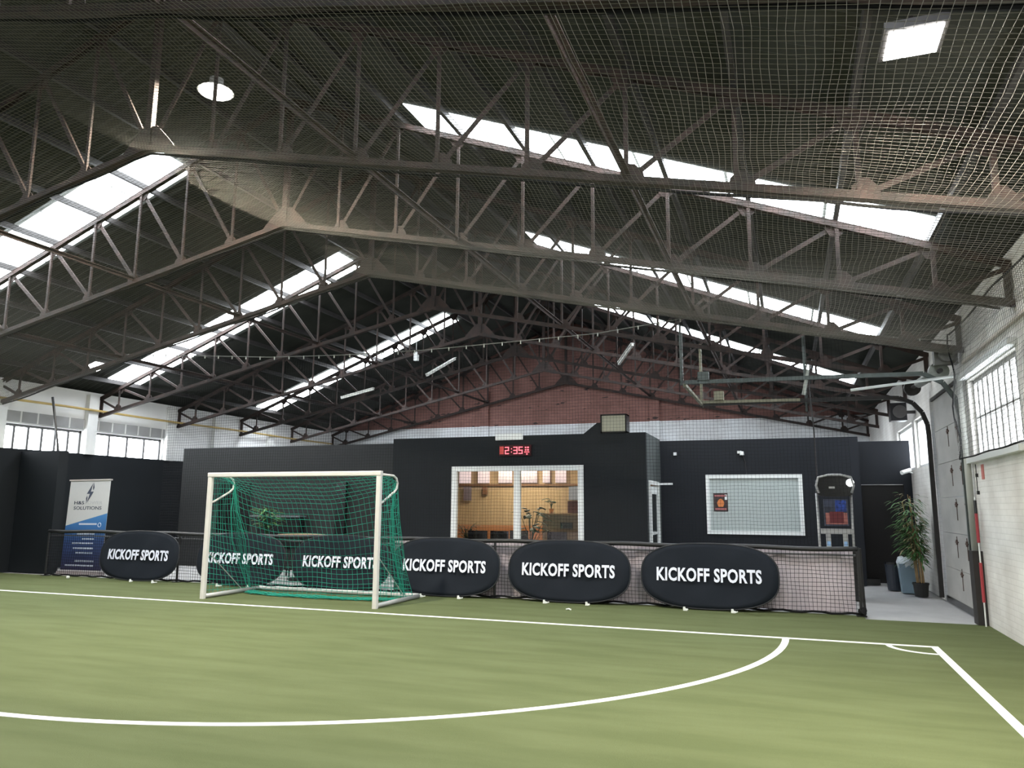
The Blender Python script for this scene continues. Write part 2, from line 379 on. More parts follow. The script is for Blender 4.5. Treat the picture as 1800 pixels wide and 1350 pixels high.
# ---------------------------------------------------------------- windows in the side walls
def win_y(xi, y0, y1, z0, z1, n, fm, inward, mid=True, th=.03, deep=.12):
    e = empty(window_no(), (0, 0, 0)); e['kind'] = 'structure'
    xo = xi+inward*-deep
    mb = MB(); a, b = sorted((xo, xo-inward*.02)); mb.box(a, b, y0, y1, z0, z1); mb.build('pane', PANE, e)
    a, b = sorted((xo+inward*.005, xo+inward*.055)); mb = MB()
    mb.box(a, b, y0, y1, z0, z0+.06).box(a, b, y0, y1, z1-.06, z1).box(a, b, y0, y0+.05, z0, z1).box(a, b, y1-.05, y1, z0, z1)
    for k in range(1, n):
        y = y0+(y1-y0)*k/n; mb.box(a, b, y-th/2, y+th/2, z0+.06, z1-.06)
    if mid: mb.box(a, b, y0+.05, y1-.05, (z0+z1)/2-.012, (z0+z1)/2+.012)
    mb.build('window_frame', fm, e)
    return e
FRG = mat('grey_window_frame', (.30, .30, .29), .6)
FRD = mat('dark_window_bar', (.10, .10, .10), .6)
FRW = mat('white_window_frame', (.62, .64, .64), .5)
e = win_y(XR, 9.85, 12.35, 2.30, 3.40, 9, FRG, -1, th=.065)
MB().box(XR-.09, XR-.002, 9.75, 12.42, 2.22, 2.295).build('window_sill', FRW, e)
MB().box(XR-.10, XR-.002, 9.75, 12.42, 3.42, 3.50).build('window_lintel', FRW, e)
win_y(XR, 16.05, 17.45, 2.40, 3.38, 7, FRW, -1, False, th=.05)
win_y(XR, 17.75, 20.1, 2.40, 3.38, 12, FRW, -1, False, th=.05)
win_y(XR, 3.4, 7.6, 2.3, 3.4, 12, FRG, -1)
win_y(XR, -3, 1.2, 2.3, 3.4, 12, FRG, -1)
for a in ((9.9, 12.25), (12.55, 14.75), (15.05, 17.45)):
    win_y(XL, a[0], a[1], 2.5, 3.46, 6 if a[0] < 15 else 4, FRD, 1, False, th=.055)
win_y(XL, 4.5, 9.3, 2.5, 3.46, 12, FRG, 1, False); win_y(XL, -2, 3.5, 2.5, 3.46, 12, FRG, 1, False)
# pilasters, block band, pipe on the left wall
for i, y in enumerate((9.6, 12.4, 14.9, 17.65, 19.6, 22.3)):
    tag(MB().box(XL+.001, XL+.14, y-.15, y+.15, 2.85, 4.42).build('trim_4', mat('white_plaster', (.80, .80, .78), .7, noise=.1, nscale=3)), kind='structure')
for i, (a, b) in enumerate(((6, 9.44), (9.76, 12.24), (12.56, 14.74), (15.06, 17.49))):
    tag(MB().box(XL+.001, XL+.04, a, b, 3.50, 3.76).build('trim_5', BLOCKG), kind='structure')
mb = MB(); mb.tube([(XL+.2, y, 4.0+.01*sin(y)) for y in [2+k for k in range(25)]], .03, 8)
tag(mb.build('gas_pipe', mat('ochre_paint', (.50, .36, .12), .5, noise=.2, nscale=4), smooth=True), 'ochre yellow pipe running high along the left white wall', 'pipe')
# black cladding below the left windows
S(MB().box(XL+.001, XL+.07, 2, YG-.01, 0, 2.86), 'wall_left_cladding', BLACKW)
S(MB().box(XL+.08, -15.98, 13.05, 13.3, 0, 2.80), 'partition_left', BLACKW)

# ---------------------------------------------------------------- inner building
BT = 3.13
wall_x('wall_lounge_front', 15.8, 15.92, -8.70, -2.76, BT, [(-7.17, -4.10, .62, 2.46)], BLACKW)
mb = MB(); mb.box(-2.88, -2.76, 15.92, 16.05, 0, BT).box(-2.88, -2.76, 16.05, 17.3, 2.14, BT).box(-2.88, -2.76, 17.3, 17.7, 0, BT); S(mb, 'wall_lounge_side', mat('grey_reveal_paint', (.055, .065, .065), .7))
wall_x('wall_bar_front', 16.3, 16.42, -15.38, -8.70, 3.07, [], mat('charcoal_wall_paint', (.0095, .011, .012), .75, noise=.12, nscale=1))
S(MB().box(-15.38, -15.26, 16.42, 20, 0, 3.07), 'wall_bar_side', BLACKW)
wall_x('wall_studio_front', 17.7, 17.82, -2.76, 1.44, 3.10, [(-1.75, .29, 1.0, 2.31)], BLUEW)
S(MB().box(1.32, 1.44, 17.82, 18.3, 0, 3.10), 'wall_studio_side', BLUEW)
wall_x('wall_corridor_end', 18.3, 18.42, 1.44, XR-.002, 3.04, [(1.50, 2.34, 0, 2.10)], BLUEW)
e = empty('door_1', (1.92, 18.3, 0)); e['kind'] = 'structure'
MB().box(-.415, .415, .04, .09, .01, 2.09).build('door_leaf', DOORB, e)
MB().tube([(.33, .0, 1.0), (.33, .04, 1.0)], .012).tube([(.33, 0, 1.0), (.22, 0, 1.0)], .01).build('door_handle', STEELD, e)
S(MB().box(-15.38, 1.44, 20.0, 20.1, 0, 3.05), 'wall_inner_back', BLACKW)
S(MB().box(-15.25, -2.9, 16.5, 19.99, 2.95, 3.0).box(-2.9, 1.31, 17.85, 19.99, 2.95, 3.0).box(-8.6, -2.9, 15.93, 16.5, 2.95, 3.0), 'ceiling_inner', BLACKW)
S(MB().box(1.46, 1.72, 17.95, 18.28, 0, .12), 'baseboard_corridor', BLACKP)
# bits along the roof edge of the building
tag(MB().box(-6.11, -5.47, 15.76, 15.80, 3.035, 3.17).build('trim_6', WHITEP), kind='structure')
S(MB().prism([(-4.1, 3.13), (-3.66, 3.13), (-3.66, 3.36), (-3.8, 3.36)], (0, 15.82, 0), (1, 0, 0), (0, 0, 1), (0, .1, 0)), 'trim_7', BLACKW)
e = empty('equipment_box', (-3.43, 15.78, 3.132))
tag(e, 'beige box with a black frame standing on the roof edge of the black building', 'box')
MB().box(-.25, .25, .0, .28, .03, .37).build('panel', mat('beige_panel', (.29, .285, .22), .7), e)
mb = MB(); mb.box(-.28, -.25, -.012, .3, 0, .40).box(.25, .28, -.012, .3, 0, .40).box(-.28, .28, -.012, .3, .37, .40).box(-.28, .28, -.012, .3, 0, .03); mb.build('frame', BLACKP, e)

# lounge window
e = empty('window_lounge', (-5.635, 15.8, 0)); e['kind'] = 'structure'
mb = MB(); x0, x1, z0, z1 = -1.535, 1.535, .62, 2.46
mb.box(x0, x1, -.03, .08, z0, z0+.12).box(x0, x1, -.03, .08, z1-.11, z1).box(x0, x0+.12, -.03, .08, z0+.12, z1-.11).box(x1-.12, x1, -.03, .08, z0+.12, z1-.11)
mb.build('window_frame', WHITEP, e)
MB().box(-.03, .10, -.05, .085, z0+.12, z1-.11).build('mullion', WHITEP, e)
MB().box(x0+.12, -.03, .02, .03, z0+.12, z1-.11).build('pane', GLASS, e)
MB().box(.10, x1-.12, .04, .05, z0+.12, z1-.11).build('pane', GLASS, e)
# lounge interior
WOOD = mat('lounge_wood_panel', (.44, .32, .19), .6, noise=.2, nscale=2, stretch=(8, 8, .6))
S(MB().box(-8.6, -2.9, 19.3, 19.36, 0, 2.95), 'wall_lounge_back', WOOD)
S(MB().box(-8.6, -2.9, 19.27, 19.30, 0, 1.08), 'wall_lounge_dado', mat('terracotta_dado', (.36, .15, .06), .6))
S(MB().box(-8.6, -2.9, 19.24, 19.30, 2.12, 2.17), 'trim_10', mat('brown_rail', (.16, .08, .04), .6))
S(MB().box(-8.68, -8.6, 15.93, 19.3, 0, 2.95), 'wall_lounge_left', WOOD)
S(MB().box(-2.9, -2.885, 15.93, 19.3, 2.14, 2.95).box(-2.9, -2.885, 17.4, 19.3, 0, 2.14), 'wall_lounge_right', WOOD)
S(MB().box(-8.6, -2.9, 15.93, 19.3, 2.9, 2.945), 'ceiling_lounge', mat('lounge_ceiling', (.5, .42, .33), .8))
area('lounge_light', (-6.6, 18.2, 2.86), (0, 0, 0), 1.2, .8, 85, (1, .84, .62))
area('lounge_light', (-4.2, 18.6, 2.86), (0, 0, 0), .6, .6, 40, (1, .80, .56))
CURT = mat('pale_curtain', (.75, .62, .60), .8, emis=.6, ecol=(.9, .75, .78))  # faint emission stands in for window light coming through the cloth
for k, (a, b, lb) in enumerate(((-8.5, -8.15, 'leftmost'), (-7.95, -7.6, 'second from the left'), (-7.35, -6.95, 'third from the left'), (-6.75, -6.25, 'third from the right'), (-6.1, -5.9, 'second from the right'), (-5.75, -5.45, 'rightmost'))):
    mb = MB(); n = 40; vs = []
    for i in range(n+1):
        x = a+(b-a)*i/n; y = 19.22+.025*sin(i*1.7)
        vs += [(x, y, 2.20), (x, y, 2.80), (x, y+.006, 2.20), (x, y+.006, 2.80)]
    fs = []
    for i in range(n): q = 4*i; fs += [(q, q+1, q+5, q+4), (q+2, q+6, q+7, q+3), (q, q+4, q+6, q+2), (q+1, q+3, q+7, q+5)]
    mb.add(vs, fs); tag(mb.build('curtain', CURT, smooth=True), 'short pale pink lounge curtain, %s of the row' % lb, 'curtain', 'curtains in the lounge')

LEAF = mat('leaf_green', (.035, .11, .025), .5, noise=.4, nscale=20)
LEAFD = mat('leaf_dark', (.012, .045, .015), .5, noise=.4, nscale=20)
def leaf(mb, base, d, L, wd, droop=.3):
    base = Vector(base); d = Vector(d).normalized(); s = d.cross(Vector((0, 0, 1)))
    if s.length < .05: s = Vector((1, 0, 0))
    s.normalize(); nrm = s.cross(d); vs = []; n = 5
    for i in range(n+1):
        t = i/n; p = base+d*L*t+Vector((0, 0, -droop*L*t*t)); ww = wd*sin(pi*min(1, t*.9+.08))
        vs += [p-s*ww/2, p+nrm*.12*wd, p+s*ww/2]
    b = len(mb.v); fs = []
    for i in range(n): q = 3*i; fs += [(q, q+1, q+4, q+3), (q+1, q+2, q+5, q+4)]
    mb.add(vs, fs)
def pot_plant(name, label, loc, H, n, L, wd, m, potm, pr=.12, ph=.22, spread=.6, seed=1, cat='plant'):
    rnd = random.Random(seed); e = empty(name, loc); tag(e, label, cat)
    MB().cyl((0, 0), pr*.75, 0, ph, 20, pr).cyl((0, 0), pr*1.06, ph-.03, ph, 20).build('pot', potm, e, smooth=False)
    st = MB(); lf = MB()
    for i in range(n):
        a = rnd.uniform(0, 2*pi); el = rnd.uniform(.2, 1); top = Vector((cos(a)*spread*H*.4*el, sin(a)*spread*H*.4*el, ph+(H-ph)*rnd.uniform(.35, .95)))
        st.tube([(0, 0, ph-.02), (top.x*.3, top.y*.3, ph+(top.z-ph)*.6), top], .006, 5)
        leaf(lf, top, (cos(a), sin(a), rnd.uniform(-.1, .7)), L*rnd.uniform(.7, 1.1), wd, .35)
    st.build('stem', LEAFD, e); lf.build('foliage', m, e, fix=False)
    return e
POTB = mat('black_pot', (.012, .012, .012), .5)
pot_plant('potted_plant', 'bushy dark green plant in a black pot behind the left pane of the lounge window', (-7.4, 17.2, .45), .72, 34, .24, .05, LEAFD, POTB, seed=3, spread=.8)
pot_plant('potted_plant', 'tall big leaved plant behind the right pane of the lounge window', (-5.55, 16.6, 0), 1.62, 30, .26, .15, LEAFD, POTB, .16, .3, .5, seed=5)
pot_plant('potted_plant', 'small plant with broad leaves on the lounge bar counter', (-5.55, 18.2, 1.421), .42, 6, .22, .12, LEAFD, mat('clay_pot', (.4, .2, .1), .7), .06, .11, .7, seed=8)
# small stand under the first plant
MB_ = MB().box(-7.6, -7.2, 17.0, 17.4, .38, .449)
for sx in (-7.57, -7.23):
    for sy in (17.03, 17.37): MB_.box(sx-.015, sx+.015, sy-.015, sy+.015, 0, .38)
tag(MB_.build('plant_stand', STEELD), 'low dark stand carrying the bushy plant in the lounge', 'stand')
# bar counter
e = empty('bar_counter', (-4.85, 18.2, 0)); tag(e, 'wooden bar counter at the right end of the lounge', 'counter')
MB().box(-.85, 1.1, -.25, .25, 0, 1.37).build('body', mat('counter_wood', (.40, .28, .17), .6, noise=.25, nscale=4, stretch=(1, 1, 6)), e)
MB().box(-.9, 1.15, -.3, .3, 1.37, 1.42).build('worktop', mat('counter_top', (.5, .33, .18), .4), e)
tag(MB().box(-5.22, -4.93, 17.86, 17.93, 1.06, 1.20).build('wall_screen', BLACKP), 'dark oblong screen on the front of the lounge counter', 'screen')
tag(MB().box(-5.12, -4.8, 18.15, 18.4, 1.422, 1.72).box(-5.08, -4.84, 18.13, 18.15, 1.48, 1.68).build('coffee_machine', mat('machine_red', (.12, .03, .03), .4)), 'dark red machine standing on the lounge counter', 'machine')
tag(MB().box(-5.38, -5.1, 19.2, 19.26, 1.75, 2.1).build('wall_frame', mat('blue_grey_frame', (.2, .24, .33), .6)), 'blue grey framed picture high on the lounge wall above the counter', 'picture')
tag(MB().box(-8.36, -8.15, 19.2, 19.26, 1.73, 2.11).build('pennant', mat('purple_grey_cloth', (.16, .12, .16), .8)), 'dark purple pennant hanging on the lounge wall at the left', 'pennant')
tag(MB().box(-7.82, -7.68, 19.22, 19.28, 1.88, 2.10).box(-7.80, -7.70, 19.2, 19.23, 1.90, 2.08).build('wall_clock', mat('brown_frame', (.16, .07, .03), .6)), 'small brown wall ornament on the glowing lounge wall', 'ornament')
# chairs
def chair(loc, rz, label):
    e = empty('lounge_chair', loc, rz); tag(e, label, 'chair', 'black lounge chairs')
    MB().box(-.21, .21, -.21, .21, .43, .47).build('seat', BLACKP, e)
    mb = MB(); n = 8
    for i in range(n):
        a0 = -.23+.46*i/n; a1 = -.23+.46*(i+1)/n; y = lambda a: .21+.05*(1-(a/.23)**2)
        mb.prism([(a0, y(a0)), (a1, y(a1)), (a1, y(a1)+.03), (a0, y(a0)+.03)], (0, 0, .82), (1, 0, 0), (0, 1, 0), (0, 0, .20))
    mb.build('backrest', BLACKP, e)
    for sx in (-.19, .19):
        MB().beam((sx, .2, 0), (sx, .22, .84), .03, .03).build('leg', BLACKM, e); MB().beam((sx, -.19, 0), (sx, -.19, .43), .03, .03).build('leg', BLACKM, e)
for i, (x, y, rz, lb) in enumerate(((-6.86, 16.8, pi+.1, 'black chair at the lounge window nearest the bushy plant'), (-6.28, 16.8, pi-.1, 'black chair behind the lounge window left of the mullion'),
        (-6.0, 17.3, pi, 'black chair in the lounge directly behind the window mullion'), (-4.95, 16.9, pi, 'black chair in the lounge at the right pane, beside the tall plant'))):
    chair((x, y, 0), rz, lb)

# studio window
e = empty('window_studio', (-.73, 17.7, 0)); e['kind'] = 'structure'
mb = MB(); x0, x1, z0, z1 = -1.02, 1.02, 1.0, 2.31
mb.box(x0, x1, -.03, .08, z0, z0+.08).box(x0, x1, -.03, .08, z1-.08, z1).box(x0, x0+.08, -.03, .08, z0+.08, z1-.08).box(x1-.08, x1, -.03, .08, z0+.08, z1-.08)
mb.build('window_frame', WHITEP, e)
MB().box(x0+.08, x1-.08, .01, .03, z0+.08, z1-.08).build('pane', mat('frosted_pane', (.40, .45, .44), .35, noise=.12, nscale=60), e)
e = empty('wall_poster', (-1.44, 17.705, 1.70)); tag(e, 'small dark poster with orange print stuck on the frosted window', 'poster')
MB().box(-.155, .155, -.006, .0, -.2, .2).build('sheet', mat('poster_dark', (.05, .03, .03), .6, noise=.5, nscale=14), e)
mb = MB()
mb.prism([(-.08, -.02), (-.05, .05), (0, .08), (.05, .05), (.08, -.02), (.05, -.10), (-.05, -.10)], (0, -.0095, 0), (1, 0, 0), (0, 0, 1), (0, .003, 0))
mb.build('print', mat('poster_orange', (.55, .18, .05), .6), e)
MB().box(-.13, .13, -.0095, -.0065, .12, .16).box(-.12, .12, -.0095, -.0065, -.17, -.13).build('print', mat('poster_pink', (.35, .12, .12), .6), e)
MB().box(.09, .14, -.0095, -.0065, .05, .17).build('print', WHITEP, e)

# glazed white door in the lounge side wall, standing ajar
e = empty('door_2', (-2.76, 16.05, 0)); e['kind'] = 'structure'
mb = MB(); mb.box(-.1, .03, 0, .06, 0, 2.14).box(-.1, .03, 1.19, 1.25, 0, 2.14).box(-.1, .03, .06, 1.19, 2.06, 2.14); mb.build('door_frame', WHITEP, e)
mb = MB(); mb.box(-.02, .02, .12, .28, .04, 2.02).box(-.02, .02, 1.0, 1.15, .04, 2.02).box(-.02, .02, .28, 1.0, 1.86, 2.02).box(-.02, .02, .28, 1.0, .04, .3).box(-.02, .02, .28, 1.0, 1.0, 1.05); mb.build('door_leaf', WHITEP, e)
MB().box(-.005, .005, .28, 1.0, .3, 1.86).build('pane', mat('dark_glass', (.03, .035, .035), .1), e)
MB().tube([(.03, .9, 1.05), (.08, .9, 1.05), (.08, .78, 1.05)], .012).build('door_handle', WHITEP, e)
MB().box(.02, .36, .95, 1.0, 2.07, 2.11).build('door_closer', WHITEP, e)

# clock
e = empty('digital_clock', (-5.645, 15.79, 2.80)); tag(e, 'red digital wall clock reading 2:35 above the lounge window', 'clock')
MB().box(-.37, .37, -.04, .0, -.12, .12).build('housing', mat('clock_housing', (.05, .006, .008), .3), e)
RED = emit('red_led', (1, .16, .2), 2.2)
def seg(mb, ch, x, z, w_, h_, t):
    on = {'2': 'abged', '3': 'abgcd', '5': 'afgcd'}[ch]
    for s_ in on:
        if s_ == 'a': mb.box(x, x+w_, -.046, -.041, z+h_-t, z+h_)
        if s_ == 'g': mb.box(x, x+w_, -.046, -.041, z+h_/2-t/2, z+h_/2+t/2)
        if s_ == 'd': mb.box(x, x+w_, -.046, -.041, z, z+t)
        if s_ == 'f': mb.box(x, x+t, -.046, -.041, z+h_/2, z+h_)
        if s_ == 'e': mb.box(x, x+t, -.046, -.041, z, z+h_/2)
        if s_ == 'b': mb.box(x+w_-t, x+w_, -.046, -.041, z+h_/2, z+h_)
        if s_ == 'c': mb.box(x+w_-t, x+w_, -.046, -.041, z, z+h_/2)
for ch, x in (('2', -.23), ('3', -.03), ('5', .09)):
    mb = MB(); seg(mb, ch, x, -.08, .095, .16, .022); mb.build('digit', RED, e)
MB().box(-.085, -.065, -.046, -.041, -.045, -.025).box(-.085, -.065, -.046, -.041, .025, .045).build('colon', RED, e)
MB().box(-.355, -.26, -.045, -.041, -.08, .09).build('display_field', mat('dim_red_led', (.25, .03, .03), .4, emis=.35, ecol=(1, .12, .1)), e)
mb = MB()
for i, (a, b) in enumerate(((.24, .27), (.29, .33), (.24, .27), (.29, .33))):
    z = .045 if i < 2 else -.01; mb.box(a, b, -.046, -.041, z, z+.03)
mb.box(.22, .34, -.046, -.041, -.05, -.03).box(.27, .3, -.046, -.041, -.10, -.07)
mb.build('small_readout', RED, e)

# small wall devices
tag(MB().box(-2.45, -2.38, 17.66, 17.70, 2.76, 2.83).build('wall_sensor', WHITEP), 'small square white sensor on the navy wall beside the lounge corner', 'sensor')
e = empty('security_camera', (-.97, 17.7, 2.78)); tag(e, 'white dome security camera on the navy wall above the frosted window', 'camera')
MB().box(-.07, .02, -.05, 0, .0, .06).build('bracket', WHITEP, e); MB().cyl((.03, -.08), .05, -.04, .04, 16, .04).build('camera_body', WHITEP, e); MB().cyl((.03, -.08), .03, -.06, -.04, 12).build('lens', BLACKP, e)
tag(MB().tube([(-.93, 17.69, 2.75), (-.88, 17.69, 2.6), (-.86, 17.69, 2.32)], .006).build('camera_cable', STEELD), 'thin cable hanging from the dome camera to the frosted window', 'cable')
e = empty('security_camera', (2.38, 18.0, 2.34)); tag(e, 'white bullet security camera at the right end of the corridor wall', 'camera')
MB().tube([(.10, 0, -.02), (.02, -.02, .02)], .015).build('bracket', WHITEP, e); MB().tube([(.06, .02, .05), (-.12, -.12, -.01)], .045, 12).build('camera_body', WHITEP, e)
tag(MB().tube([(.50, 14.95, 2.16), (.49, 14.9, 3.0), (.46, 15.15, 3.85), (.5, 15.2, 4.3)], .012).build('power_cable', STEELD), 'cable hanging from the roof to the boxing machine', 'cable')

# ---------------------------------------------------------------- boxing machine behind the fence
e = empty('boxing_machine', (.78, 14.9, 0)); tag(e, 'black arcade boxing machine with blue and red panel behind the fence', 'arcade machine')
MB().box(-.3, .3, -.1, .5, 0, .85).build('base', BLACKP, e)
for sx in (-.29, .25): MB().tube([(sx, 0, .05), (sx*1.06, 0, 1.85)], .022, 10).build('side_pole', ALUG, e, smooth=True)
mb = MB(); n = 10; prof = []
for i in range(24):
    a = 2*pi*i/24; cx = abs(cos(a))**.4*(1 if cos(a) > 0 else -1); sz = abs(sin(a))**.4*(1 if sin(a) > 0 else -1); prof.append((.31*cx, .19*sz))
mb.prism(prof, (0, -.08, 1.98), (1, 0, 0), (0, 0, 1), (0, .4, 0)); mb.build('head_housing', BLACKP, e)
mb = MB(); mb.tube([(-.27, -.1, 1.85), (-.31, -.12, 1.98), (-.27, -.12, 2.13), (-.1, -.13, 2.17), (.1, -.13, 2.17), (.27, -.12, 2.13), (.31, -.12, 1.98), (.27, -.1, 1.85)], .02, 8); mb.build('head_trim', ALUG, e, smooth=True)
MB().box(-.10, .0, -.095, -.081, 1.93, 1.965).build('name_plate', ALUG, e)
MB().cyl((0, 0), .065, -.02, .01, 18).build('lamp', emit('machine_lamp', (.95, 1, 1), 5), e).matrix_local = Matrix.Translation((.255, -.11, 2.03)) @ Matrix.Rotation(pi/2, 4, 'X')
MB().box(-.2, .2, -.06, -.02, 1.27, 1.74).build('display_panel', mat('machine_panel', (.05, .06, .10), .3, noise=.6, nscale=9), e)
MB().box(-.01, .17, -.067, -.061, 1.52, 1.72).build('display_art', mat('machine_blue', (.02, .08, .45), .4, noise=.8, nscale=18), e)
MB().box(-.18, .18, -.067, -.061, 1.30, 1.50).build('display_art', mat('machine_salmon', (.45, .16, .13), .4, noise=.4, nscale=12), e)
MB().box(-.11, .12, -.072, -.068, 1.32, 1.52).build('display_art', mat('machine_maroon', (.13, .015, .02), .4), e)
MB().box(-.27, .27, -.07, .0, 1.13, 1.22).build('crossbar', ALUG, e)
for sx in (-.15, .13): MB().box(sx-.04, sx+.04, -.05, .0, .86, 1.13).build('upright', ALUG, e)
for sx in (-.15, .13): MB().box(sx-.03, sx+.03, -.056, -.051, .92, 1.0).build('display_art', mat('machine_pale_blue', (.3, .5, .75), .4), e)

# ---------------------------------------------------------------- corridor: bins, bamboo, concrete door
e = empty('litter_bin', (2.08, 16.56, 0)); tag(e, 'grey blue litter bin with a white bag, beside the bamboo', 'bin')
mb = MB(); mb.prism([(-.12, -.12), (.12, -.12), (.12, .12), (-.12, .12)], (0, 0, 0), (1, 0, 0), (0, 1, 0), (0, 0, .01))
mb.v = []; mb.f = []
mb.add([(x*s, y*s, z) for z, s in ((0, .13), (.55, .17)) for x, y in ((-1, -1), (1, -1), (1, 1), (-1, 1))], [(3, 2, 1, 0), (4, 5, 6, 7), (0, 1, 5, 4), (1, 2, 6, 5), (2, 3, 7, 6), (3, 0, 4, 7)])
mb.build('body', mat('bin_blue_grey', (.19, .27, .33), .5), e)
mb = MB(); n = 16
vs = []
rnd = random.Random(2)
for j, (z, r) in enumerate(((.46, .175), (.55, .195), (.64, .17), (.67, .12), (.60, .10))):
    for k in range(n): a = 2*pi*k/n; q = r*(1+.1*sin(5*a+j)+rnd.uniform(-.04, .04)); vs.append((q*cos(a), q*sin(a), z+.02*sin(3*a)))
mb.add(vs, [(j*n+k, j*n+(k+1) % n, (j+1)*n+(k+1) % n, (j+1)*n+k) for j in range(4) for k in range(n)]); mb.build('bin_bag', mat('bag_white', (.5, .55, .58), .5), e, smooth=True)
e = empty('waste_bin', (1.88, 17.0, 0)); tag(e, 'dark bin standing against the black door behind the grey blue bin', 'bin')
MB().cyl((0, 0), .13, 0, .5, 20, .16).build('body', mat('dark_bin', (.015, .02, .03), .5), e); MB().cyl((0, 0), .17, .5, .54, 20).build('lid', BLACKP, e)
# bamboo
e = empty('bamboo_plant', (2.20, 16.0, 0)); tag(e, 'tall artificial bamboo in a black pot by the sectional door', 'plant')
MB().cyl((0, 0), .11, 0, .24, 20, .135).cyl((0, 0), .142, .21, .24, 20).build('pot', POTB, e)
lf = MB(); lf2 = MB(); rnd = random.Random(11)
for i in range(9):
    a = 2*pi*i/9; bx, by = .06*cos(a), .06*sin(a); H = rnd.uniform(1.15, 1.86); tx, ty = bx+rnd.uniform(-.16, .0), by+rnd.uniform(-.18, .1)
    MB().tube([(bx, by, .2), (bx*.7+tx*.3, by*.7+ty*.3, .2+(H-.2)*.5), (tx, ty, H)], [.011, .009, .005], 6).build('stem', mat('bamboo_cane', (.38, .25, .11), .5, noise=.3, nscale=12), e)
    for k in range(85):
        t = rnd.uniform(.38, 1.0); p = Vector((bx+(tx-bx)*t, by+(ty-by)*t, .2+(H-.2)*t)); a2 = rnd.uniform(0, 2*pi); el = rnd.uniform(-.3, .5)
        br = rnd.uniform(.04, .22); q = p+Vector((cos(a2)*br, sin(a2)*br, el*br*.6))
        if q.x > .07: q.x = .07
        q.y = max(-.25, min(q.y, .14))
        leaf(lf if rnd.random() < .7 else lf2, q, (cos(a2), sin(a2), el), rnd.uniform(.11, .17), .032, .5)
lf.build('foliage', mat('bamboo_leaf', (.07, .19, .05), .5, noise=.4, nscale=15), e, fix=False)
lf2.build('dry_foliage', mat('bamboo_dry_leaf', (.22, .19, .09), .6, noise=.4, nscale=15), e, fix=False)

# sectional door in the right wall
e = empty('door_3', (0, 0, 0)); e['kind'] = 'structure'
DP = mat('door_panel_grey', (.40, .395, .375), .5, noise=.18, nscale=1.5, stretch=(1, 1, 2))
for k in range(6): MB().box(XR+.03, XR+.08, 12.8, 15.4, .02+k*.585, .02+(k+1)*.585-.008).build('panel', DP, e)
RUST = mat('rust_bolt', (.07, .04, .03), .8)
rs = MATS['rust_bolt']
mb = MB()
for z in (.55, 1.05, 1.65, 2.2, 2.85):
    for y in (13.35, 14.1):
        yy = y+.12*sin(z*7); mb.box(XR+.012, XR+.03, yy-.035, yy+.035, z-.04, z+.04); mb.box(XR+.015, XR+.03, yy-.09, yy+.09, z-.012, z+.012); mb.box(XR+.022, XR+.03, yy-.008, yy+.008, z-.25, z+.09)
mb.build('hinge_bolts', RUST, e)['kind'] = 'stuff'
MB().box(XR+.0, XR+.05, 12.8, 15.4, 3.50, 3.55).build('top_rail', STEELD, e)
MB().box(XR+.005, XR+.03, 12.8, 15.4, .0, .10).build('bottom_seal', BLACKP, e)
MB().box(XR-.13, XR-.003, 12.34, 12.60, .0, 1.0).build('bump_guard', STEELD, e)
# jamb pipe and tracks
e = empty('door_track_frame', (0, 0, 0)); tag(e, 'steel overhead track frame of the grey sectional door, hanging under the roof', 'door track')
def track(y, xend, m, zt=3.62, nm='track'):
    pts = [(XR-.06, y, .05), (XR-.06, y, 2.9), (XR-.07, y, 3.1), (XR-.14, y, 3.32), (XR-.28, y, 3.50), (XR-.5, y, 3.60), (XR-.8, y, zt), (xend, y, zt)]
    mb = MB()
    for i in range(len(pts)-1): mb.beam(pts[i], pts[i+1], .07, .07, (0, 1, 0))
    mb.build(nm, m, e)
track(15.44, -1.55, STEELD); 
mb = MB()
pts = [(XR-.06, 12.72, .05), (XR-.06, 12.72, 2.95), (XR-.10, 12.72, 3.2), (XR-.25, 12.72, 3.45), (XR-.5, 12.72, 3.6), (-1.55, 12.72, 3.64)]
for i in range(len(pts)-1): mb.beam(pts[i], pts[i+1], .06, .065, (0, 1, 0))
mb.build('track', TRACKG, e)
OCH = mat('pale_track', (.26, .25, .18), .5, metal=.3, noise=.2, nscale=8)
MB().beam((-1.55, 12.72, 3.60), (-1.55, 15.44, 3.62), .05, .05).build('rear_bar', OCH, e)
MB().beam((.3, 15.40, 3.63), (-1.57, 15.40, 3.66), .06, .055).build('track_end', OCH, e)
for (x, y, z1, m_) in ((-1.6, 12.72, 4.62, TRACKG), (-1.56, 15.44, 4.85, OCH), (.33, 12.72, 4.30, TRACKG), (.40, 15.44, 4.4, TRACKG)):
    MB().beam((x, y, 3.40 if x > 0 else 3.6), (x, y, z1), .035, .035).beam((x+.03, y, 3.55), (x+.03, y, z1), .006, .05).build('hanger', m_, e)
MB().tube([(.30, 12.72, 3.35), (.38, 12.72, 3.75)], .03).build('bracket', GALV, e)
MB().box(-1.3, -1.12, 15.3, 15.5, 3.68, 3.86).build('bracket', OCH, e)
MB().box(-1.33, -1.15, 12.67, 12.8, 3.66, 3.80).build('bracket', TRACKG, e)
MB().tube([(XR-.28, 12.62, 3.62), (XR-.28, 15.52, 3.78)], .035, 10).build('spring_shaft', STEELD, e)
MB().tube([(XR-.28, 13.2, 3.655), (XR-.28, 14.6, 3.73)], .075, 14).build('torsion_spring', GALV, e, smooth=True)
MB().tube([(XR-.28, 12.74, 3.63), (XR-.28, 12.86, 3.635)], .14, 18).build('cable_drum', GALV, e)
MB().tube([(XR-.28, 15.3, 3.76), (XR-.28, 15.42, 3.765)], .14, 18).build('cable_drum', STEELD, e)
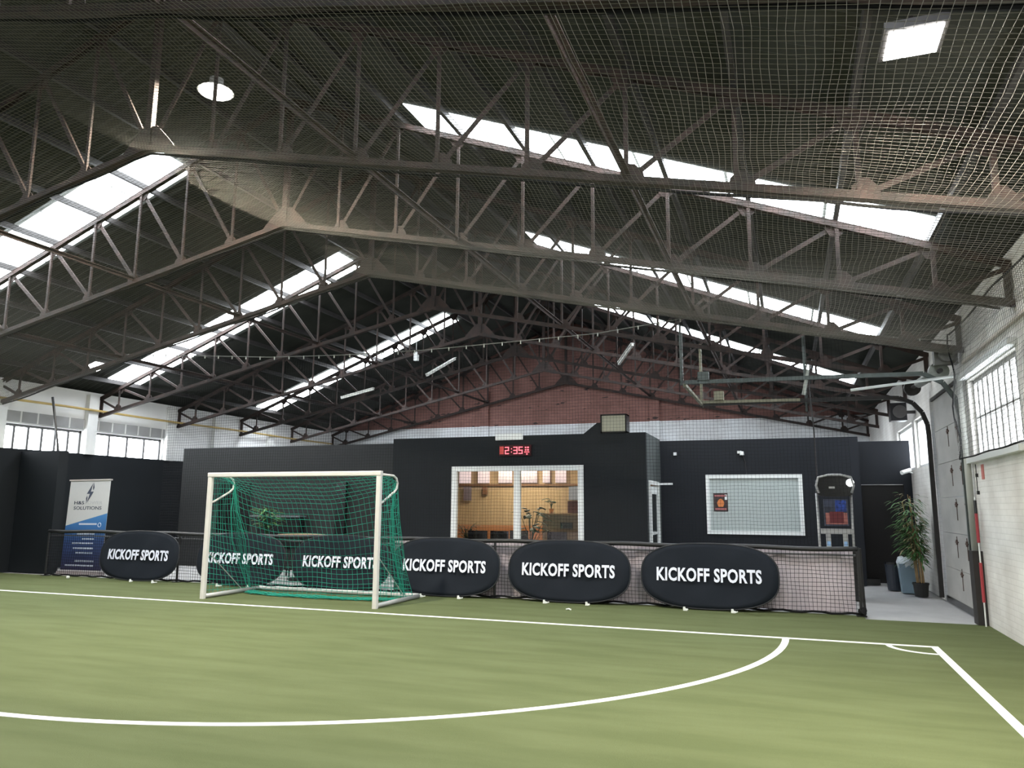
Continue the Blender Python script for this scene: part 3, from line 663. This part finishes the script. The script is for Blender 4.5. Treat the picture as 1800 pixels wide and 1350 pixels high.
tag(MB().box(XR-.36, XR-.05, 12.56, 12.70, 3.70, 3.98).tube([(XR-.2, 12.46, 3.84), (XR-.2, 12.56, 3.84)], .11, 16).build('door_motor', mat('motor_grey', (.14, .14, .13), .5, noise=.3, nscale=8)), 'grey motor unit above the near corner of the sectional door', 'motor')
tag(MB().tube([(XR-.07, 12.46, 1.002), (XR-.07, 12.46, 3.5)], .045, 10).build('jamb_pipe', mat('pale_pipe', (.42, .43, .40), .5, noise=.1, nscale=5), smooth=True), 'vertical pale grey pipe between the sectional door and the barred window', 'pipe')
tag(MB().tube([(XR-.02, 12.4, 3.50), (1.0, 12.9, 3.42)], .022, 8).build('stay_bar', mat('pale_bar', (.45, .47, .47), .5)), 'slim pale bar sticking out from the wall below the door motor', 'bar')
e = empty('wall_heater', (2.2, 17.1, 3.52)); tag(e, 'black fan heater mounted high beyond the sectional door', 'heater')
MB().box(-.18, .12, -.16, .16, -.18, .18).build('housing', BLACKP, e); MB().tube([(-.01, -.19, 0), (-.01, -.16, 0)], .13, 18).build('grille', STEELD, e); MB().box(.12, .29, -.03, .03, -.03, .03).build('bracket', STEELD, e)

# striped guard post, sign, conduit on the right wall
e = empty('striped_guard_post', (XR-.06, 12.25, 0)); tag(e, 'thin red and white guard post against the right wall', 'post')
mb = MB(); mb.tube([(0, 0, 0), (0, 0, 1.75)], .010, 10); mb.build('pole', WHITEP, e)
REDP = mat('red_paint', (.34, .035, .045), .5)
for a, b, m_ in ((.32, .85, REDP), (1.12, 1.52, REDP), (1.52, 1.70, BLACKP)): MB().tube([(0, 0, a), (0, 0, b)], .020, 10).build('band', m_, e)
tag(MB().box(XR-.012, XR-.001, 11.84, 11.96, 1.98, 2.18).build('wall_sign', mat('faded_red_sign', (.50, .17, .15), .6)), 'small faded red sign on the white wall under the barred window', 'sign')
tag(MB().tube([(XR-.02, 12.22, 1.8), (XR-.02, 12.22, 2.2)], .006).box(XR-.03, XR-.001, 12.20, 12.24, 2.02, 2.07).box(XR-.03, XR-.001, 12.20, 12.24, 1.78, 1.83).build('wall_cable', BLACKP), 'thin cable with black clips beside the faded red sign', 'cable')
tag(MB().box(XR-.05, XR-.001, 2.0, 12.4, 3.66, 3.69).build('wall_conduit', mat('beige_conduit', (.50, .44, .38), .6)), 'beige conduit running along the right wall above the barred window', 'conduit')

# ---------------------------------------------------------------- fence
FY = 12.68
e = empty('pitch_fence', (0, FY, 0)); tag(e, 'low black net fence with tubular rail along the end of the pitch', 'fence')
mb = MB(); n = 60
MB().tube([(-15.6+16.53*i/n, 0, .972-.010*sin(i*.9)) for i in range(n+1)], .036, 8).build('top_rail', mat('rail_black', (.012, .012, .013), .5), e, smooth=True)
MB().tube([(-15.55, .03, .88), (.9, .03, .88)], .014, 8).build('lower_rail', mat('rail_grey', (.10, .10, .11), .4), e)
for x in (-15.58, -11.9, -8.4, -4.9, -1.4, .93):
    MB().tube([(x, .0, 0), (x, 0, .985)], .024, 8).box(x-.07, x+.07, -.06, .08, 0, .012).build('post', BLACKM, e)
mb = MB(); cell = .06; rnd = random.Random(4)
nx = int(16.5/cell)
def wob(x, z): return .012*sin(x*3.1+z*5)+.008*sin(x*11)*(1-z)
for i in range(nx+1):
    x = -15.57+i*16.5/nx; mb.tube([(x+.008*sin(z*9+i*.7), -.005+wob(x, z), z) for z in (.04, .28, .52, .76, .98)], .0036, 3, False)
for j in range(16):
    z = .05+j*.06; mb.tube([(-15.57+16.5*i/80, -.005+wob(-15.57+16.5*i/80, z), z+.006*sin(i*1.3+j)) for i in range(81)], .0036, 3, False)
mb.build('netting', NETB, e, fix=False)
mb = MB(); mb.tube([(-15.57+16.5*i/120, -.02+.01*sin(i*2.1),   .034+.012*sin(i*1.7)) for i in range(121)], .018, 6); mb.build('bottom_rope', NETB, e)
mb = MB(); mb.tube([(.93, -.03, .06), (.95, -.1, .065), (.96, -.05, .1), (.93, .1, .065)], .045, 7); mb.build('bunched_net', NETB, e)
MB().tube([(.93, .02, .98), (.97, .1, .98), (.98, .12, .3), (.99, .12, .02)], .022, 8).build('corner_brace', BLACKM, e)
# pale cloth screen behind the fence
mb = MB(); n = 240; vs = []
for i in range(n+1):
    x = -6.95+7.82*i/n
    for z in (.03, .33, .63, .95):
        y = 12.80+.022*sin(x*9)+.012*sin(x*23+z*3); vs += [(x, y, z), (x, y+.006, z)]
fs = []
for i in range(n):
    for j in range(3):
        a = i*8+j*2; b = a+8; fs += [(a, b, b+2, a+2), (a+1, a+3, b+3, b+1)]
mb.add(vs, fs); tag(mb.build('screen_cloth', SHEETW, smooth=True, fix=False), 'pale folded cloth screen stretched behind the net fence', 'cloth')

# ---------------------------------------------------------------- oval banners
def banner():
    e = empty('oval_banner', (0, 0, 0)); A, B = 1.05, .50; n = 64
    out = []
    for i in range(n):
        a = 2*pi*i/n; c, s = cos(a), sin(a); out.append((A*abs(c)**.74*(1 if c > 0 else -1), B+B*abs(s)**.74*(1 if s > 0 else -1)))
    # sheet as rings from the centre outwards with a soft crease relief
    vs = []; R = 8
    def yy(u, v): return .018*sin(u*3+v*4)*sin(v*3)+.010*sin(u*9-v*6)
    for sd in (0, 1):
        vs.append((0, .012*sd, B))
        for r in range(1, R+1):
            for (u, v) in out:
                t = r/R; x = u*t; z = B+(v-B)*t; vs.append((x, (1-t**6)*yy(x, z)+.012*sd, z))
    fs = []; N = 1+R*n
    for sd in (0, 1):
        o_ = sd*N
        for k in range(n):
            fs.append((o_, o_+1+k, o_+1+(k+1) % n))
            for r in range(R-1):
                a = o_+1+r*n+k; b = o_+1+r*n+(k+1) % n; fs.append((a, a+n, b+n, b))
    for k in range(n): a = 1+(R-1)*n+k; b = 1+(R-1)*n+(k+1) % n; fs.append((a, a+N, b+N, b))
    mb = MB(); mb.add(vs, fs); cl = mb.build('cloth', BANNER, e, smooth=True)
    mb = MB(); mb.tube([(u, .006, v) for u, v in out+[out[0]]], .012, 6, False); mb.build('rim', mat('banner_rim', (.008, .009, .012),   .6), cl)
    text_mesh('lettering', 'KICKOFF SPORTS', 1.60, .212, LETTER, cl, (-.0, -.028, .51), .006, off=.031, space=1.07)
    return e
pegs = []
def peg(parent):
    pass
B0 = banner()
bl = ['black oval KICKOFF SPORTS banner at far left, overlapping the blue and white roll-up banner',
      'black oval KICKOFF SPORTS banner half hidden by the left goal post',
      'black oval KICKOFF SPORTS banner seen through the net, its end behind the right post',
      'black oval KICKOFF SPORTS banner immediately right of the goal',
      'black oval KICKOFF SPORTS banner below the right half of the lounge window',
      'black oval KICKOFF SPORTS banner at the far right, below the frosted window']
bx = [-12.79, -10.22, -7.93, -5.80, -3.53, -1.25]
tilt = math.atan2(.13, 1.0)
PEG = mat('white_peg', (.7, .72, .68), .5)
for i, x in enumerate(bx):
    o = B0 if i == 0 else dup(B0)
    o.location = (x, 12.45, .022); o.rotation_euler = (-tilt, 0, 0)
    tag(o, bl[i], 'banner', 'oval pop-up banners leaning on the fence')
k = 0
for i, x in enumerate(bx):
    for s in (-1, 1):
        if i == 0: px = x+(.02 if s < 0 else .6)
        else: px = x+s*.36
        mb = MB(); rr = random.Random(i*2+s+5)
        mb.cyl((0, 0), .022, 0, .055, 10, .018).cyl((.035, -.01), .018, 0, .03, 8, .016).tube([(0, 0, .03), (.05, -.02, .012), (.1*rr.random()+.04, 0, .02)], .012, 6)
        o = mb.build('banner_peg', PEG); o.location = (px, 12.33, .0)
        tag(o, 'white peg at the foot of the %s oval banner from the left, its %s one' % (['first', 'second', 'third', 'fourth', 'fifth', 'sixth'][i], 'left' if s < 0 else 'right'), 'peg', 'white pegs at the banner feet')
o = MB().tube([(-.04, 0, .012), (0, .015, .02), (.04, 0, .01)], .012, 6).build('paper_scrap', PEG); o.location = (-3.28, 11.65, 0)
tag(o, 'tiny white scrap lying on the turf in front of the banners', 'scrap')
mb = MB(); bm = bmesh.new(); bmesh.ops.create_icosphere(bm, subdivisions=2, radius=.035); me = bpy.data.meshes.new('small_ball'); bm.to_mesh(me); bm.free(); me.materials.append(PEG)
o = bpy.data.objects.new('small_ball', me); C.collection.objects.link(o); o.location = (-14.45, 12.3, .035)
# position of the ball of paper left of the first banner
tag(o, 'small white ball on the turf edge under the roll-up banner', 'ball')

# ---------------------------------------------------------------- roll-up banner
e = empty('rollup_banner', (-15.06, 13.12, 0)); tag(e, 'blue and white roll-up banner reading H&S SOLUTIONS behind the fence', 'banner')
e.rotation_euler = (radians(-2), radians(-.6), 0)
W_ = .61; H_ = 2.1
NUM = [(-W_, .06), (W_, .06), (W_, H_), (-W_, H_)]
def rect(z0, z1, m_, nm, x0=-W_, x1=W_, y=0.):
    return MB().box(x0, x1, y-.004, y, z0, z1).build(nm, m_, e)
SH = rect(.06, H_, mat('rollup_white', (.50, .50, .49), .6), 'sheet')
# blue lower field with sloping top, graded print from sky blue to navy in bands
blue = [(.016, .020, .075), (.018, .030, .105), (.022, .050, .15), (.03, .085, .24), (.045, .15, .38)]
m_ = bpy.data.materials.new('rollup_blue'); m_.use_nodes = True; nt = m_.node_tree; bs = nt.nodes['Principled BSDF']; bs.inputs['Roughness'].default_value = .6
tc = nt.nodes.new('ShaderNodeTexCoord'); sp = nt.nodes.new('ShaderNodeSeparateXYZ'); mr = nt.nodes.new('ShaderNodeMapRange'); cr = nt.nodes.new('ShaderNodeValToRGB')
nt.links.new(tc.outputs['Object'], sp.inputs[0]); nt.links.new(sp.outputs['Z'], mr.inputs[0]); mr.inputs[1].default_value = .1; mr.inputs[2].default_value = 1.35
nt.links.new(mr.outputs[0], cr.inputs[0]); cr.color_ramp.elements[0].color = (.018, .016, .055, 1); cr.color_ramp.elements[1].color = (.05, .19, .42, 1)
el = cr.color_ramp.elements.new(.5); el.color = (.02, .045, .14, 1); el = cr.color_ramp.elements.new(.75); el.color = (.03, .12, .30, 1)
nt.links.new(cr.outputs[0], bs.inputs['Base Color'])
MB().prism([(-W_, .10), (W_, .10), (W_, 1.36), (-W_, 1.08)], (0, -.0075, 0), (1, 0, 0), (0, 0, 1), (0, .003, 0)).build('blue_field', m_, SH)
DK = mat('rollup_dark_print', (.04, .05, .08), .6); PL = mat('rollup_pale_print', (.45, .50, .58), .6); GY_ = mat('rollup_grey_print', (.42, .43, .44), .6)
text_mesh('lettering', 'H&S', .30, .075, DK, SH, (-.27, -.009, 1.60), .002, off=.012)
text_mesh('lettering', 'POWER', .52, .07, GY_, SH, (.17, -.009, 1.60), .002, off=.004)
text_mesh('lettering', 'SOLUTIONS', .84, .075, DK, SH, (0, -.009, 1.48), .002, off=.006)
MB().prism([(.06, .22), (-.10, -.02), (-.01, -.02), (-.07, -.22), (.10, .03), (.01, .03)], (.03, -.009, 1.82), (1, 0, 0), (0, 0, 1), (0, .003, 0)).prism([(.08, .22), (.11, .1), (.085, .04), (.07, .09)], (.03, -.009, 1.84), (1, 0, 0), (0, 0, 1), (0, .003, 0)).prism([(-.08, -.22), (-.11, -.1), (-.085, -.04), (-.07, -.09)], (.03, -.009, 1.80), (1, 0, 0), (0, 0, 1), (0, .003, 0)).build('logo', DK, SH)
MB().box(-.2, .33, -.012, -.008, 1.10, 1.14).build('lettering', PL, SH)
mb = MB(); rnd = random.Random(3)
for z, a, b in ((.90, -.22, .30), (.79, -.05, .30), (.69, -.34, .30), (.58, -.3, .30), (.48, -.2, .30), (.30, -.2, .36), (.20, -.48, .36)):
    x = a
    while x < b:
        w2 = rnd.uniform(.03, .09); mb.box(x, min(x+w2, b), -.012, -.008, z-.016, z+.018); x += w2+.015
mb.build('lettering', PL, SH)['kind'] = 'stuff'
MB().tube([(.42+.045*cos(2*pi*k/16), -.011, 1.10+.045*sin(2*pi*k/16)) for k in range(17)], .008, 5).build('symbol', PL, SH)
MB().box(-W_-.02, W_+.02, -.03, .03, H_, H_+.03).build('top_rail', mat('rollup_rail', (.42, .38, .36), .4), e)
MB().box(-W_-.03, W_+.03, -.08, .08, 0, .075).build('base', mat('rollup_base', (.30, .26, .26), .4), e)
MB().tube([(0, .06, .05), (0, .03, H_)], .01).build('support_pole', ALUG, e)

# ---------------------------------------------------------------- goal
GX0, GX1, GZ, GYF = -9.46, -6.06, 2.04, 10.66
e = empty('football_goal', (0, 0, 0)); tag(e, 'white futsal goal with green net standing on the goal line', 'goal')
def rbox(mb, x0, x1, y0, y1, z0, z1, bv=.018):
    # rounded rectangular tube section, long axis = longest
    L = [x1-x0, y1-y0, z1-z0]; ax = L.index(max(L)); o3 = [k for k in range(3) if k != ax]; lo = [x0, y0, z0]; hi = [x1, y1, z1]
    pr = []
    a0, a1, b0, b1 = lo[o3[0]], hi[o3[0]], lo[o3[1]], hi[o3[1]]
    for cx, cy, st in ((a1-bv, b1-bv, 0), (a0+bv, b1-bv, pi/2), (a0+bv, b0+bv, pi), (a1-bv, b0+bv, 3*pi/2)):
        for k in range(4): t = st+k*pi/6; pr.append((cx+bv*cos(t), cy+bv*sin(t)))
    o = [0, 0, 0]; o[ax] = lo[ax]; A = [0, 0, 0]; A[o3[0]] = 1; B_ = [0, 0, 0]; B_[o3[1]] = 1; T = [0, 0, 0]; T[ax] = L[ax]
    return mb.prism(pr, o, A, B_, T)
rbox(MB(), GX0, GX0+.08, GYF-.04, GYF+.04, 0, GZ).build('post', ALU, e)
rbox(MB(), GX1-.08, GX1, GYF-.04, GYF+.04, 0, GZ).build('post', ALU, e)
rbox(MB(), GX0, GX1, GYF-.04, GYF+.04, GZ, GZ+.08).build('crossbar', ALU, e)
BY = 12.13
for x in (GX0+.04, GX1-.04):
    MB().tube([(x, GYF+.04, .04), (x, BY, .04)], .036, 12).build('side_ground_bar', ALUG, e, smooth=True)
MB().tube([(GX0+.04, BY, .045), (GX1-.04, BY, .045)], .036, 12).build('rear_ground_bar', ALU, e, smooth=True)
for x in (GX0+.04, GX1-.04):
    MB().tube([(x, GYF, 1.60), (x, GYF+.12, 1.63), (x, GYF+.50, 1.80), (x, GYF+.58, 1.86), (x, GYF+.60, 1.94), (x, GYF+.56, 2.02), (x, GYF+.46, 2.06), (x, GYF+.02, 2.07)], .018, 8).build('net_support', ALU, e, smooth=True)
    MB().tube([(x, GYF+.02, .80), (x, GYF+1.0, .05)], .008, 6).build('brace_wire', ALUG, e)
# net surface
def lerp(a, b, t): return a+(b-a)*t
Pe = [(GYF+.03, 2.07), (GYF+.35, 2.04), (GYF+.60, 1.95), (GYF+.66, 1.6), (GYF+.78, 1.1), (GYF+.95, .6), (GYF+1.15, .25), (GYF+1.25, .03), (GYF+1.02, .012)]
Pm = [(GYF+.03, 2.05), (GYF+.28, 1.84), (GYF+.50, 1.62), (GYF+.66, 1.30), (GYF+.82, .90), (GYF+.92, .50), (GYF+.96, .22), (GYF+.94, .03), (GYF+.74, .012)]
def prof(P, v):
    t = v*(len(P)-1); i = min(int(t), len(P)-2); f = t-i
    return lerp(P[i][0], P[i+1][0], f), lerp(P[i][1], P[i+1][1], f)
def netp(u, v):
    w_ = min(1, (4*u*(1-u))**.6)
    a = prof(Pe, v); b = prof(Pm, v)
    x = GX0+.04+(GX1-GX0-.08)*u
    # cells squeeze together near the elbow ends
    return Vector((x, lerp(a[0], b[0], w_)+.012*sin(u*31+v*9), max(.008, lerp(a[1], b[1], w_)+.012*sin(u*17)*(v > .05))))
mb = MB(); NU, NV = 33, 27; r_ = .0036
for i in range(NU+1): mb.tube([netp(i/NU, j/40) for j in range(41)], r_, 4, False)
for j in range(NV+1): mb.tube([netp(i/60, j/NV) for i in range(61)], r_, 4, False)
mb.build('rear_net', NETG, e, fix=False)
for x, nm in ((GX0+.04, 'side_net'), (GX1-.04, 'side_net')):
    mb = MB(); K = 11
    def sp_(s, v):   # from post (s=0) to rear profile (s=1)
        # rear edge uses profile Pe excluding its top part
        v2 = .22+v*.66; py, pz = prof(Pe, v2); fz = 2.04-v*2.0
        bulge = .05*sin(pi*s)*sin(pi*v)
        return Vector((x+(bulge if x > -8 else -bulge)+.01*sin(s*20+v*14), lerp(GYF+.03, py, s), max(.008, lerp(fz, pz, s))))
    for i in range(K+1): mb.tube([sp_(i/K, j/20) for j in range(21)], r_, 4, False)
    for j in range(22): mb.tube([sp_(i/10, j/21) for i in range(11)], r_, 4, False)
    # triangle between crossbar end and elbow
    for j in range(5):
        t = j/5; mb.tube([(x, GYF+.03+.5*t, 2.06), (x, GYF+.03+.5*t, 2.04-.1*t)], r_, 4, False)
    mb.build(nm, NETG, e, fix=False)
# bunched hem on the ground
rnd = random.Random(9); mb = MB()
for k in range(9):
    ph = rnd.uniform(0, 6); oy = rnd.uniform(-.07, .07); oz = rnd.uniform(.008, .05)
    mb.tube([Vector((lerp(GX0+.15, GX1-.1, i/60), netp(i/60, 1).y+oy+.025*sin(i*.9+ph), oz+.01*sin(i*1.3+ph)+.004)) for i in range(61)], .006, 5)
mb.build('net_hem', NETG, e, fix=False)
# gathered net hanging from both elbows
for x in (GX0+.07, GX1-.07):
    mb = MB()
    for k in range(8):
        rr = random.Random(k); dx = rr.uniform(0, .16)*(1 if x < -8 else -1); dy = rr.uniform(-.25, .12)
        mb.tube([(x, GYF+.58, 1.95), (x+dx*.5, GYF+.60+dy*.5, 1.45), (x+dx, GYF+.75+dy, .95), (x+dx*.6, GYF+1.05, .1)], .005, 4)
    mb.build('gathered_net', NETG, e, fix=False)

# ---------------------------------------------------------------- things behind the fence near the goal
OAK = mat('oak_top', (.36, .23, .11), .5, noise=.3, nscale=5, stretch=(1, 6, 1))
e = empty('high_table', (-10.0, 14.2, 0)); tag(e, 'round high table with wooden top behind the goal', 'table')
MB().cyl((0, 0), .50, .90, .95, 32).build('tabletop', OAK, e); MB().tube([(0, 0, .02), (0, 0, .90)], .045, 12).build('column', BLACKM, e); MB().cyl((0, 0), .26, 0, .02, 24).build('base', BLACKM, e)
def stool(x, y, label):
    e = empty('bar_stool', (x, y, 0)); tag(e, label, 'stool', 'black bar stools')
    MB().cyl((0, 0), .17, .62, .67, 20).build('seat', BLACKP, e)
    for k in range(4):
        a = pi/4+k*pi/2; MB().beam((.2*cos(a), .2*sin(a), 0), (.13*cos(a), .13*sin(a), .62), .025, .025).build('leg', BLACKM, e)
    MB().tube([(.17*cos(2*pi*k/12), .17*sin(2*pi*k/12), .25) for k in range(13)], .01, 6).build('foot_ring', BLACKM, e)
stool(-10.6, 14.6, 'black bar stool on the left of the round high table'); stool(-9.45, 14.5, 'black bar stool on the right of the round high table')
e = empty('wall_shelf', (-12.1, 16.28, 1.28)); tag(e, 'dark shelf unit on the charcoal wall behind the goal', 'shelf')
MB().box(-.75, .75, -.28, 0, 0, .04).build('board', mat('shelf_grey', (.12, .14, .15), .4), e); MB().box(-.55, .7, -.2, -.01, -.55, -.02).build('cabinet', BLACKP, e)
pot_plant('potted_plant', 'bright green bushy plant seen through the goal net', (-11.15, 14.5, .68), .85, 60, .2, .05, mat('bright_leaf', (.10, .26, .05), .5, noise=.4, nscale=15), POTB, .1, .18, .7, seed=21)
mbp = MB().cyl((-11.15, 14.5), .13, .64, .679, 20).tube([(-11.15, 14.5, .02), (-11.15, 14.5, .64)], .02).cyl((-11.15, 14.5), .12, 0, .02, 20)
tag(mbp.build('plant_pedestal', BLACKM), 'slim black pedestal under the bright green plant', 'stand')
S(MB().box(-14.1, -13.1, 16.27, 16.299, 0, 2.15), 'trim_8', BLACKP)
S(MB().box(-10.47, -10.2, 16.2, 16.299, 0, 2.14), 'trim_9', BLACKP)
e = empty('floor_sign', (-10.25, 13.15, 0)); tag(e, 'small pale folding floor sign behind the oval banners', 'sign')
MB().prism([(-.22, 0), (.22, 0), (.06, .5), (-.06, .5)], (0, -.12, 0), (1, 0, 0), (0, .2, 1), (0, .012, 0)).build('front_board', mat('pale_sign', (.35, .37, .34), .6), e)
MB().prism([(-.22, 0), (.22, 0), (.06, .5), (-.06, .5)], (0, .12, 0), (1, 0, 0), (0, -.2, 1), (0, .012, 0)).build('rear_board', mat('pale_sign', (.35, .37, .34), .6), e)

# ---------------------------------------------------------------- nets
def strand(mb, pts, r): mb.tube(pts, r, 3, False)
def zc(x, y):
    base = zbot(x)-.09
    for a, b in zip(TY, TY[1:]):
        if a <= y <= b:
            t = (y-a)/(b-a); sag = .10*sin(pi*t)+.03*sin(x*2.3+y*1.7)*sin(pi*t); return base-sag
    return base
CY0, CY1 = 3.0, 12.4
e = empty('ceiling_net', (0, 0, 0)); tag(e, 'beige safety net stretched under the roof trusses above the pitch', 'net')
mb = MB(); cell = .05; R_ = .0023; rnd = random.Random(12)
ys = [CY0+i*cell for i in range(int((CY1-CY0)/cell)+1)]
XA, XB = XL+.15, XR-.15
for y in ys:
    n = 44; j = rnd.uniform(-.006, .006); strand(mb, [(XA+(XB-XA)*k/n, y+j+.006*sin(k*2.1+y*30), zc(XA+(XB-XA)*k/n, y)) for k in range(n+1)], R_)
n_ = int((XB-XA)/cell)
for i in range(n_+1):
    x = XA+(XB-XA)*i/n_; n = 30; strand(mb, [(x+.010*sin(k*1.9+i*.5)+.02*sin(k*.35+x), CY0+(CY1-CY0)*k/n, zc(x, CY0+(CY1-CY0)*k/n)) for k in range(n+1)], .0018)
mb.build('mesh_cords', NETC, e, fix=False)
for y in (4.1, 6.9, 9.7, 12.4):
    mb = MB(); mb.tube([(XA+(XB-XA)*k/70, y+.02*sin(k*.8), zbot(XA+(XB-XA)*k/70)-.065-.02*abs(sin(k*.55))) for k in range(71)], .016, 6); mb.build('edge_rope', NETB, e)

# end net behind the goal, hung from a cable
def zrope(x):
    P = [(-14.2, 4.90), (-9.85, 4.56), (-8.22, 4.50), (-6.34, 4.48), (-4.62, 4.52), (-3.02, 4.56), (-2.03, 4.66), (-1.26, 4.74), (-.71, 4.64), (.66, 4.30), (2.2, 4.08), (2.45, 4.05)]
    for (a, za), (b, zb) in zip(P, P[1:]):
        if a <= x <= b: return za+(zb-za)*(x-a)/(b-a)
    return P[0][1] if x < P[0][0] else P[-1][1]
e = empty('end_net', (0, 12.60, 0)); tag(e, 'black net hanging behind the fence from a cable under the roof', 'net')
mb = MB(); x0, x1 = -12.4, .9; c_ = .055; n = int((x1-x0)/c_)
for i in range(n+1):
    x = x0+(x1-x0)*i/n; zt = zrope(x); strand(mb, [(x+.006*sin(k*2+i), .012*sin(k+i*.3), 1.03+(zt-1.03)*k/8) for k in range(9)], .0019)
z = 1.04
while z < 4.7:
    pts = []; seg_ = []
    for k in range(61):
        x = x0+(x1-x0)*k/60
        if z < zrope(x): seg_.append((x, .012*sin(k), z+.006*sin(k*1.7)))
        else:
            if len(seg_) > 1: strand(mb, seg_, .0019)
            seg_ = []
    if len(seg_) > 1: strand(mb, seg_, .0019)
    z += c_
mb.build('mesh_cords', NETB, e, fix=False)
MB().tube([(-14.2+16.6*k/80, 0, zrope(-14.2+16.6*k/80)) for k in range(81)], .009, 6).build('top_cable', mat('grey_cable', (.12, .12, .11), .5), e)
RING = mat('net_ring', (.32, .32, .28), .4)
for k in range(46):
    x = -14.0+k*.355
    MB().box(x-.008, x+.008, -.008, .008, zrope(x)-.055, zrope(x)+.01).build('ring', RING, e)

# side net along the right wall
e = empty('side_net', (2.28, 0, 0)); tag(e, 'dark net hanging along the right wall in front of the barred window', 'net')
mb = MB(); y0, y1 = 3.0, 12.15; n = int((y1-y0)/.06)
def zs(y): return 4.08-.05*sin(pi*((y-1.3) % 2.8)/2.8)
for i in range(n+1):
    y = y0+(y1-y0)*i/n; strand(mb, [(.03*sin(k*.8+i*.1), y+.008*sin(k*2+i), 2.27+(zs(y)-2.27)*k/8) for k in range(9)], .0022)
for j in range(31):
    z = 2.27+j*.058
    strand(mb, [(.02*sin(k*.7+j), y0+(y1-y0)*k/50, min(z+.008*sin(k*1.3), zs(y0+(y1-y0)*k/50))) for k in range(51)], .0022)
mb.build('mesh_cords', mat('grey_net_cord', (.10, .10, .10), .9), e, fix=False)
MB().tube([(0, y0+(y1-y0)*k/40, zs(y0+(y1-y0)*k/40)) for k in range(41)], .012, 6).build('top_rope', NETB, e)
MB().tube([(.03*sin(k), y1, 2.27+1.8*k/12) for k in range(13)], .010, 6).build('edge_rope', NETB, e)
MB().tube([(0, y0+(y1-y0)*k/40, 2.265+.006*sin(k)) for k in range(41)], .010, 6).build('bottom_rope', NETB, e)

# leaning net pole at the left windows
tag(MB().tube([(-16.53, 13.17, 4.1), (-16.25, 13.17, 3.1), (-16.18, 13.17, 2.80)], [.03, .022, .03], 8).build('net_pole', BLACKM), 'slim black pole crossing the left window, standing on the black partition', 'pole')

# ---------------------------------------------------------------- lamps
def round_lamp(loc, label, power):
    e = empty('high_bay_lamp', loc); tag(e, label, 'lamp')
    MB().cyl((0, 0), .21, 0, .012, 32).build('lens', emit('lamp_white', (1, .97, .9), 30), e)
    MB().cyl((0, 0), .235, .013, .09, 32, .12).cyl((0, 0), .09, .09, .2, 20).build('housing', ALUG, e)
    MB().tube([(0, 0, .2), (0, 0, zroof(loc[0])-loc[2]-.04)], .012).build('rod', STEELD, e)
    area('lamp_light', (loc[0], loc[1], loc[2]-.02), (0, 0, 0), .3, .3, power, (1, .92, .76), 170)
def square_lamp(loc, s, rot, label, power, spread=160):
    e = empty('flood_lamp', loc); tag(e, label, 'lamp'); e.rotation_euler = rot
    MB().box(-s/2, s/2, -s/2, s/2, 0, .01).build('lens', emit('lamp_cool', (1, .98, .95), 30), e)
    MB().box(-s/2-.03, s/2+.03, -s/2-.03, s/2+.03, .011, .07).build('housing', STEELD, e)
    MB().tube([(0, 0, .07), (0, 0, .2)], .02).build('bracket', STEELD, e)
    v = Matrix.Rotation(rot[2], 3, 'Z') @ Matrix.Rotation(rot[1], 3, 'Y') @ Matrix.Rotation(rot[0], 3, 'X') @ Vector((0, 0, -.02))
    area('lamp_light', Vector(loc)+v, rot, s*.9, s*.9, power, (1, .90, .74), spread)
round_lamp((-7.0, 7.5, 7.05), 'round white high-bay lamp glowing under the ridge at upper left', 800)
square_lamp((.97, 5.5, 4.79), .34, (0, 0, 0), 'square white flood lamp glowing above the net at upper right', 330)
square_lamp((-15.02, 13.0, 4.723), .42, (0, radians(-18), 0), 'small square flood lamp at far left beside the roof light', 60)
TUBE = mat('tube_white', (.55, .55, .52), .5)
for p, q, lb in (((750, 660, 17.6), (800, 631, 18.9), 'unlit white tube lamp below the farthest left roof light'), ((1088, 640, 18.0), (1112, 606, 17.2), 'unlit white tube lamp right of the gable peak'), ((600, 700, 18.0), (657, 684, 18.0), 'unlit white tube lamp near the left end of the roof')):
    P = []
    for (x, y, Y) in (p, q):
        d = fw*fpx+rv*(x-900)-uv*(y-675); P.append(Vector((0, 0, 1.57))+d*(Y/d.y))
    mb = MB(); mb.beam(P[0], P[1], .05, .05).beam(P[0]+Vector((0, 0, .035)), P[1]+Vector((0, 0, .035)), .09, .02)
    tag(mb.build('tube_lamp', TUBE), lb, 'lamp', 'unlit tube lamps')
tag(MB().box(-9.35, -9.24, 17.95, 18.05, 5.45, 5.68).tube([(-9.3, 18, 5.68), (-9.3, 18, 6.2)], .008).build('roof_sensor', WHITEP), 'small white box hanging from a truss left of the centre', 'sensor')
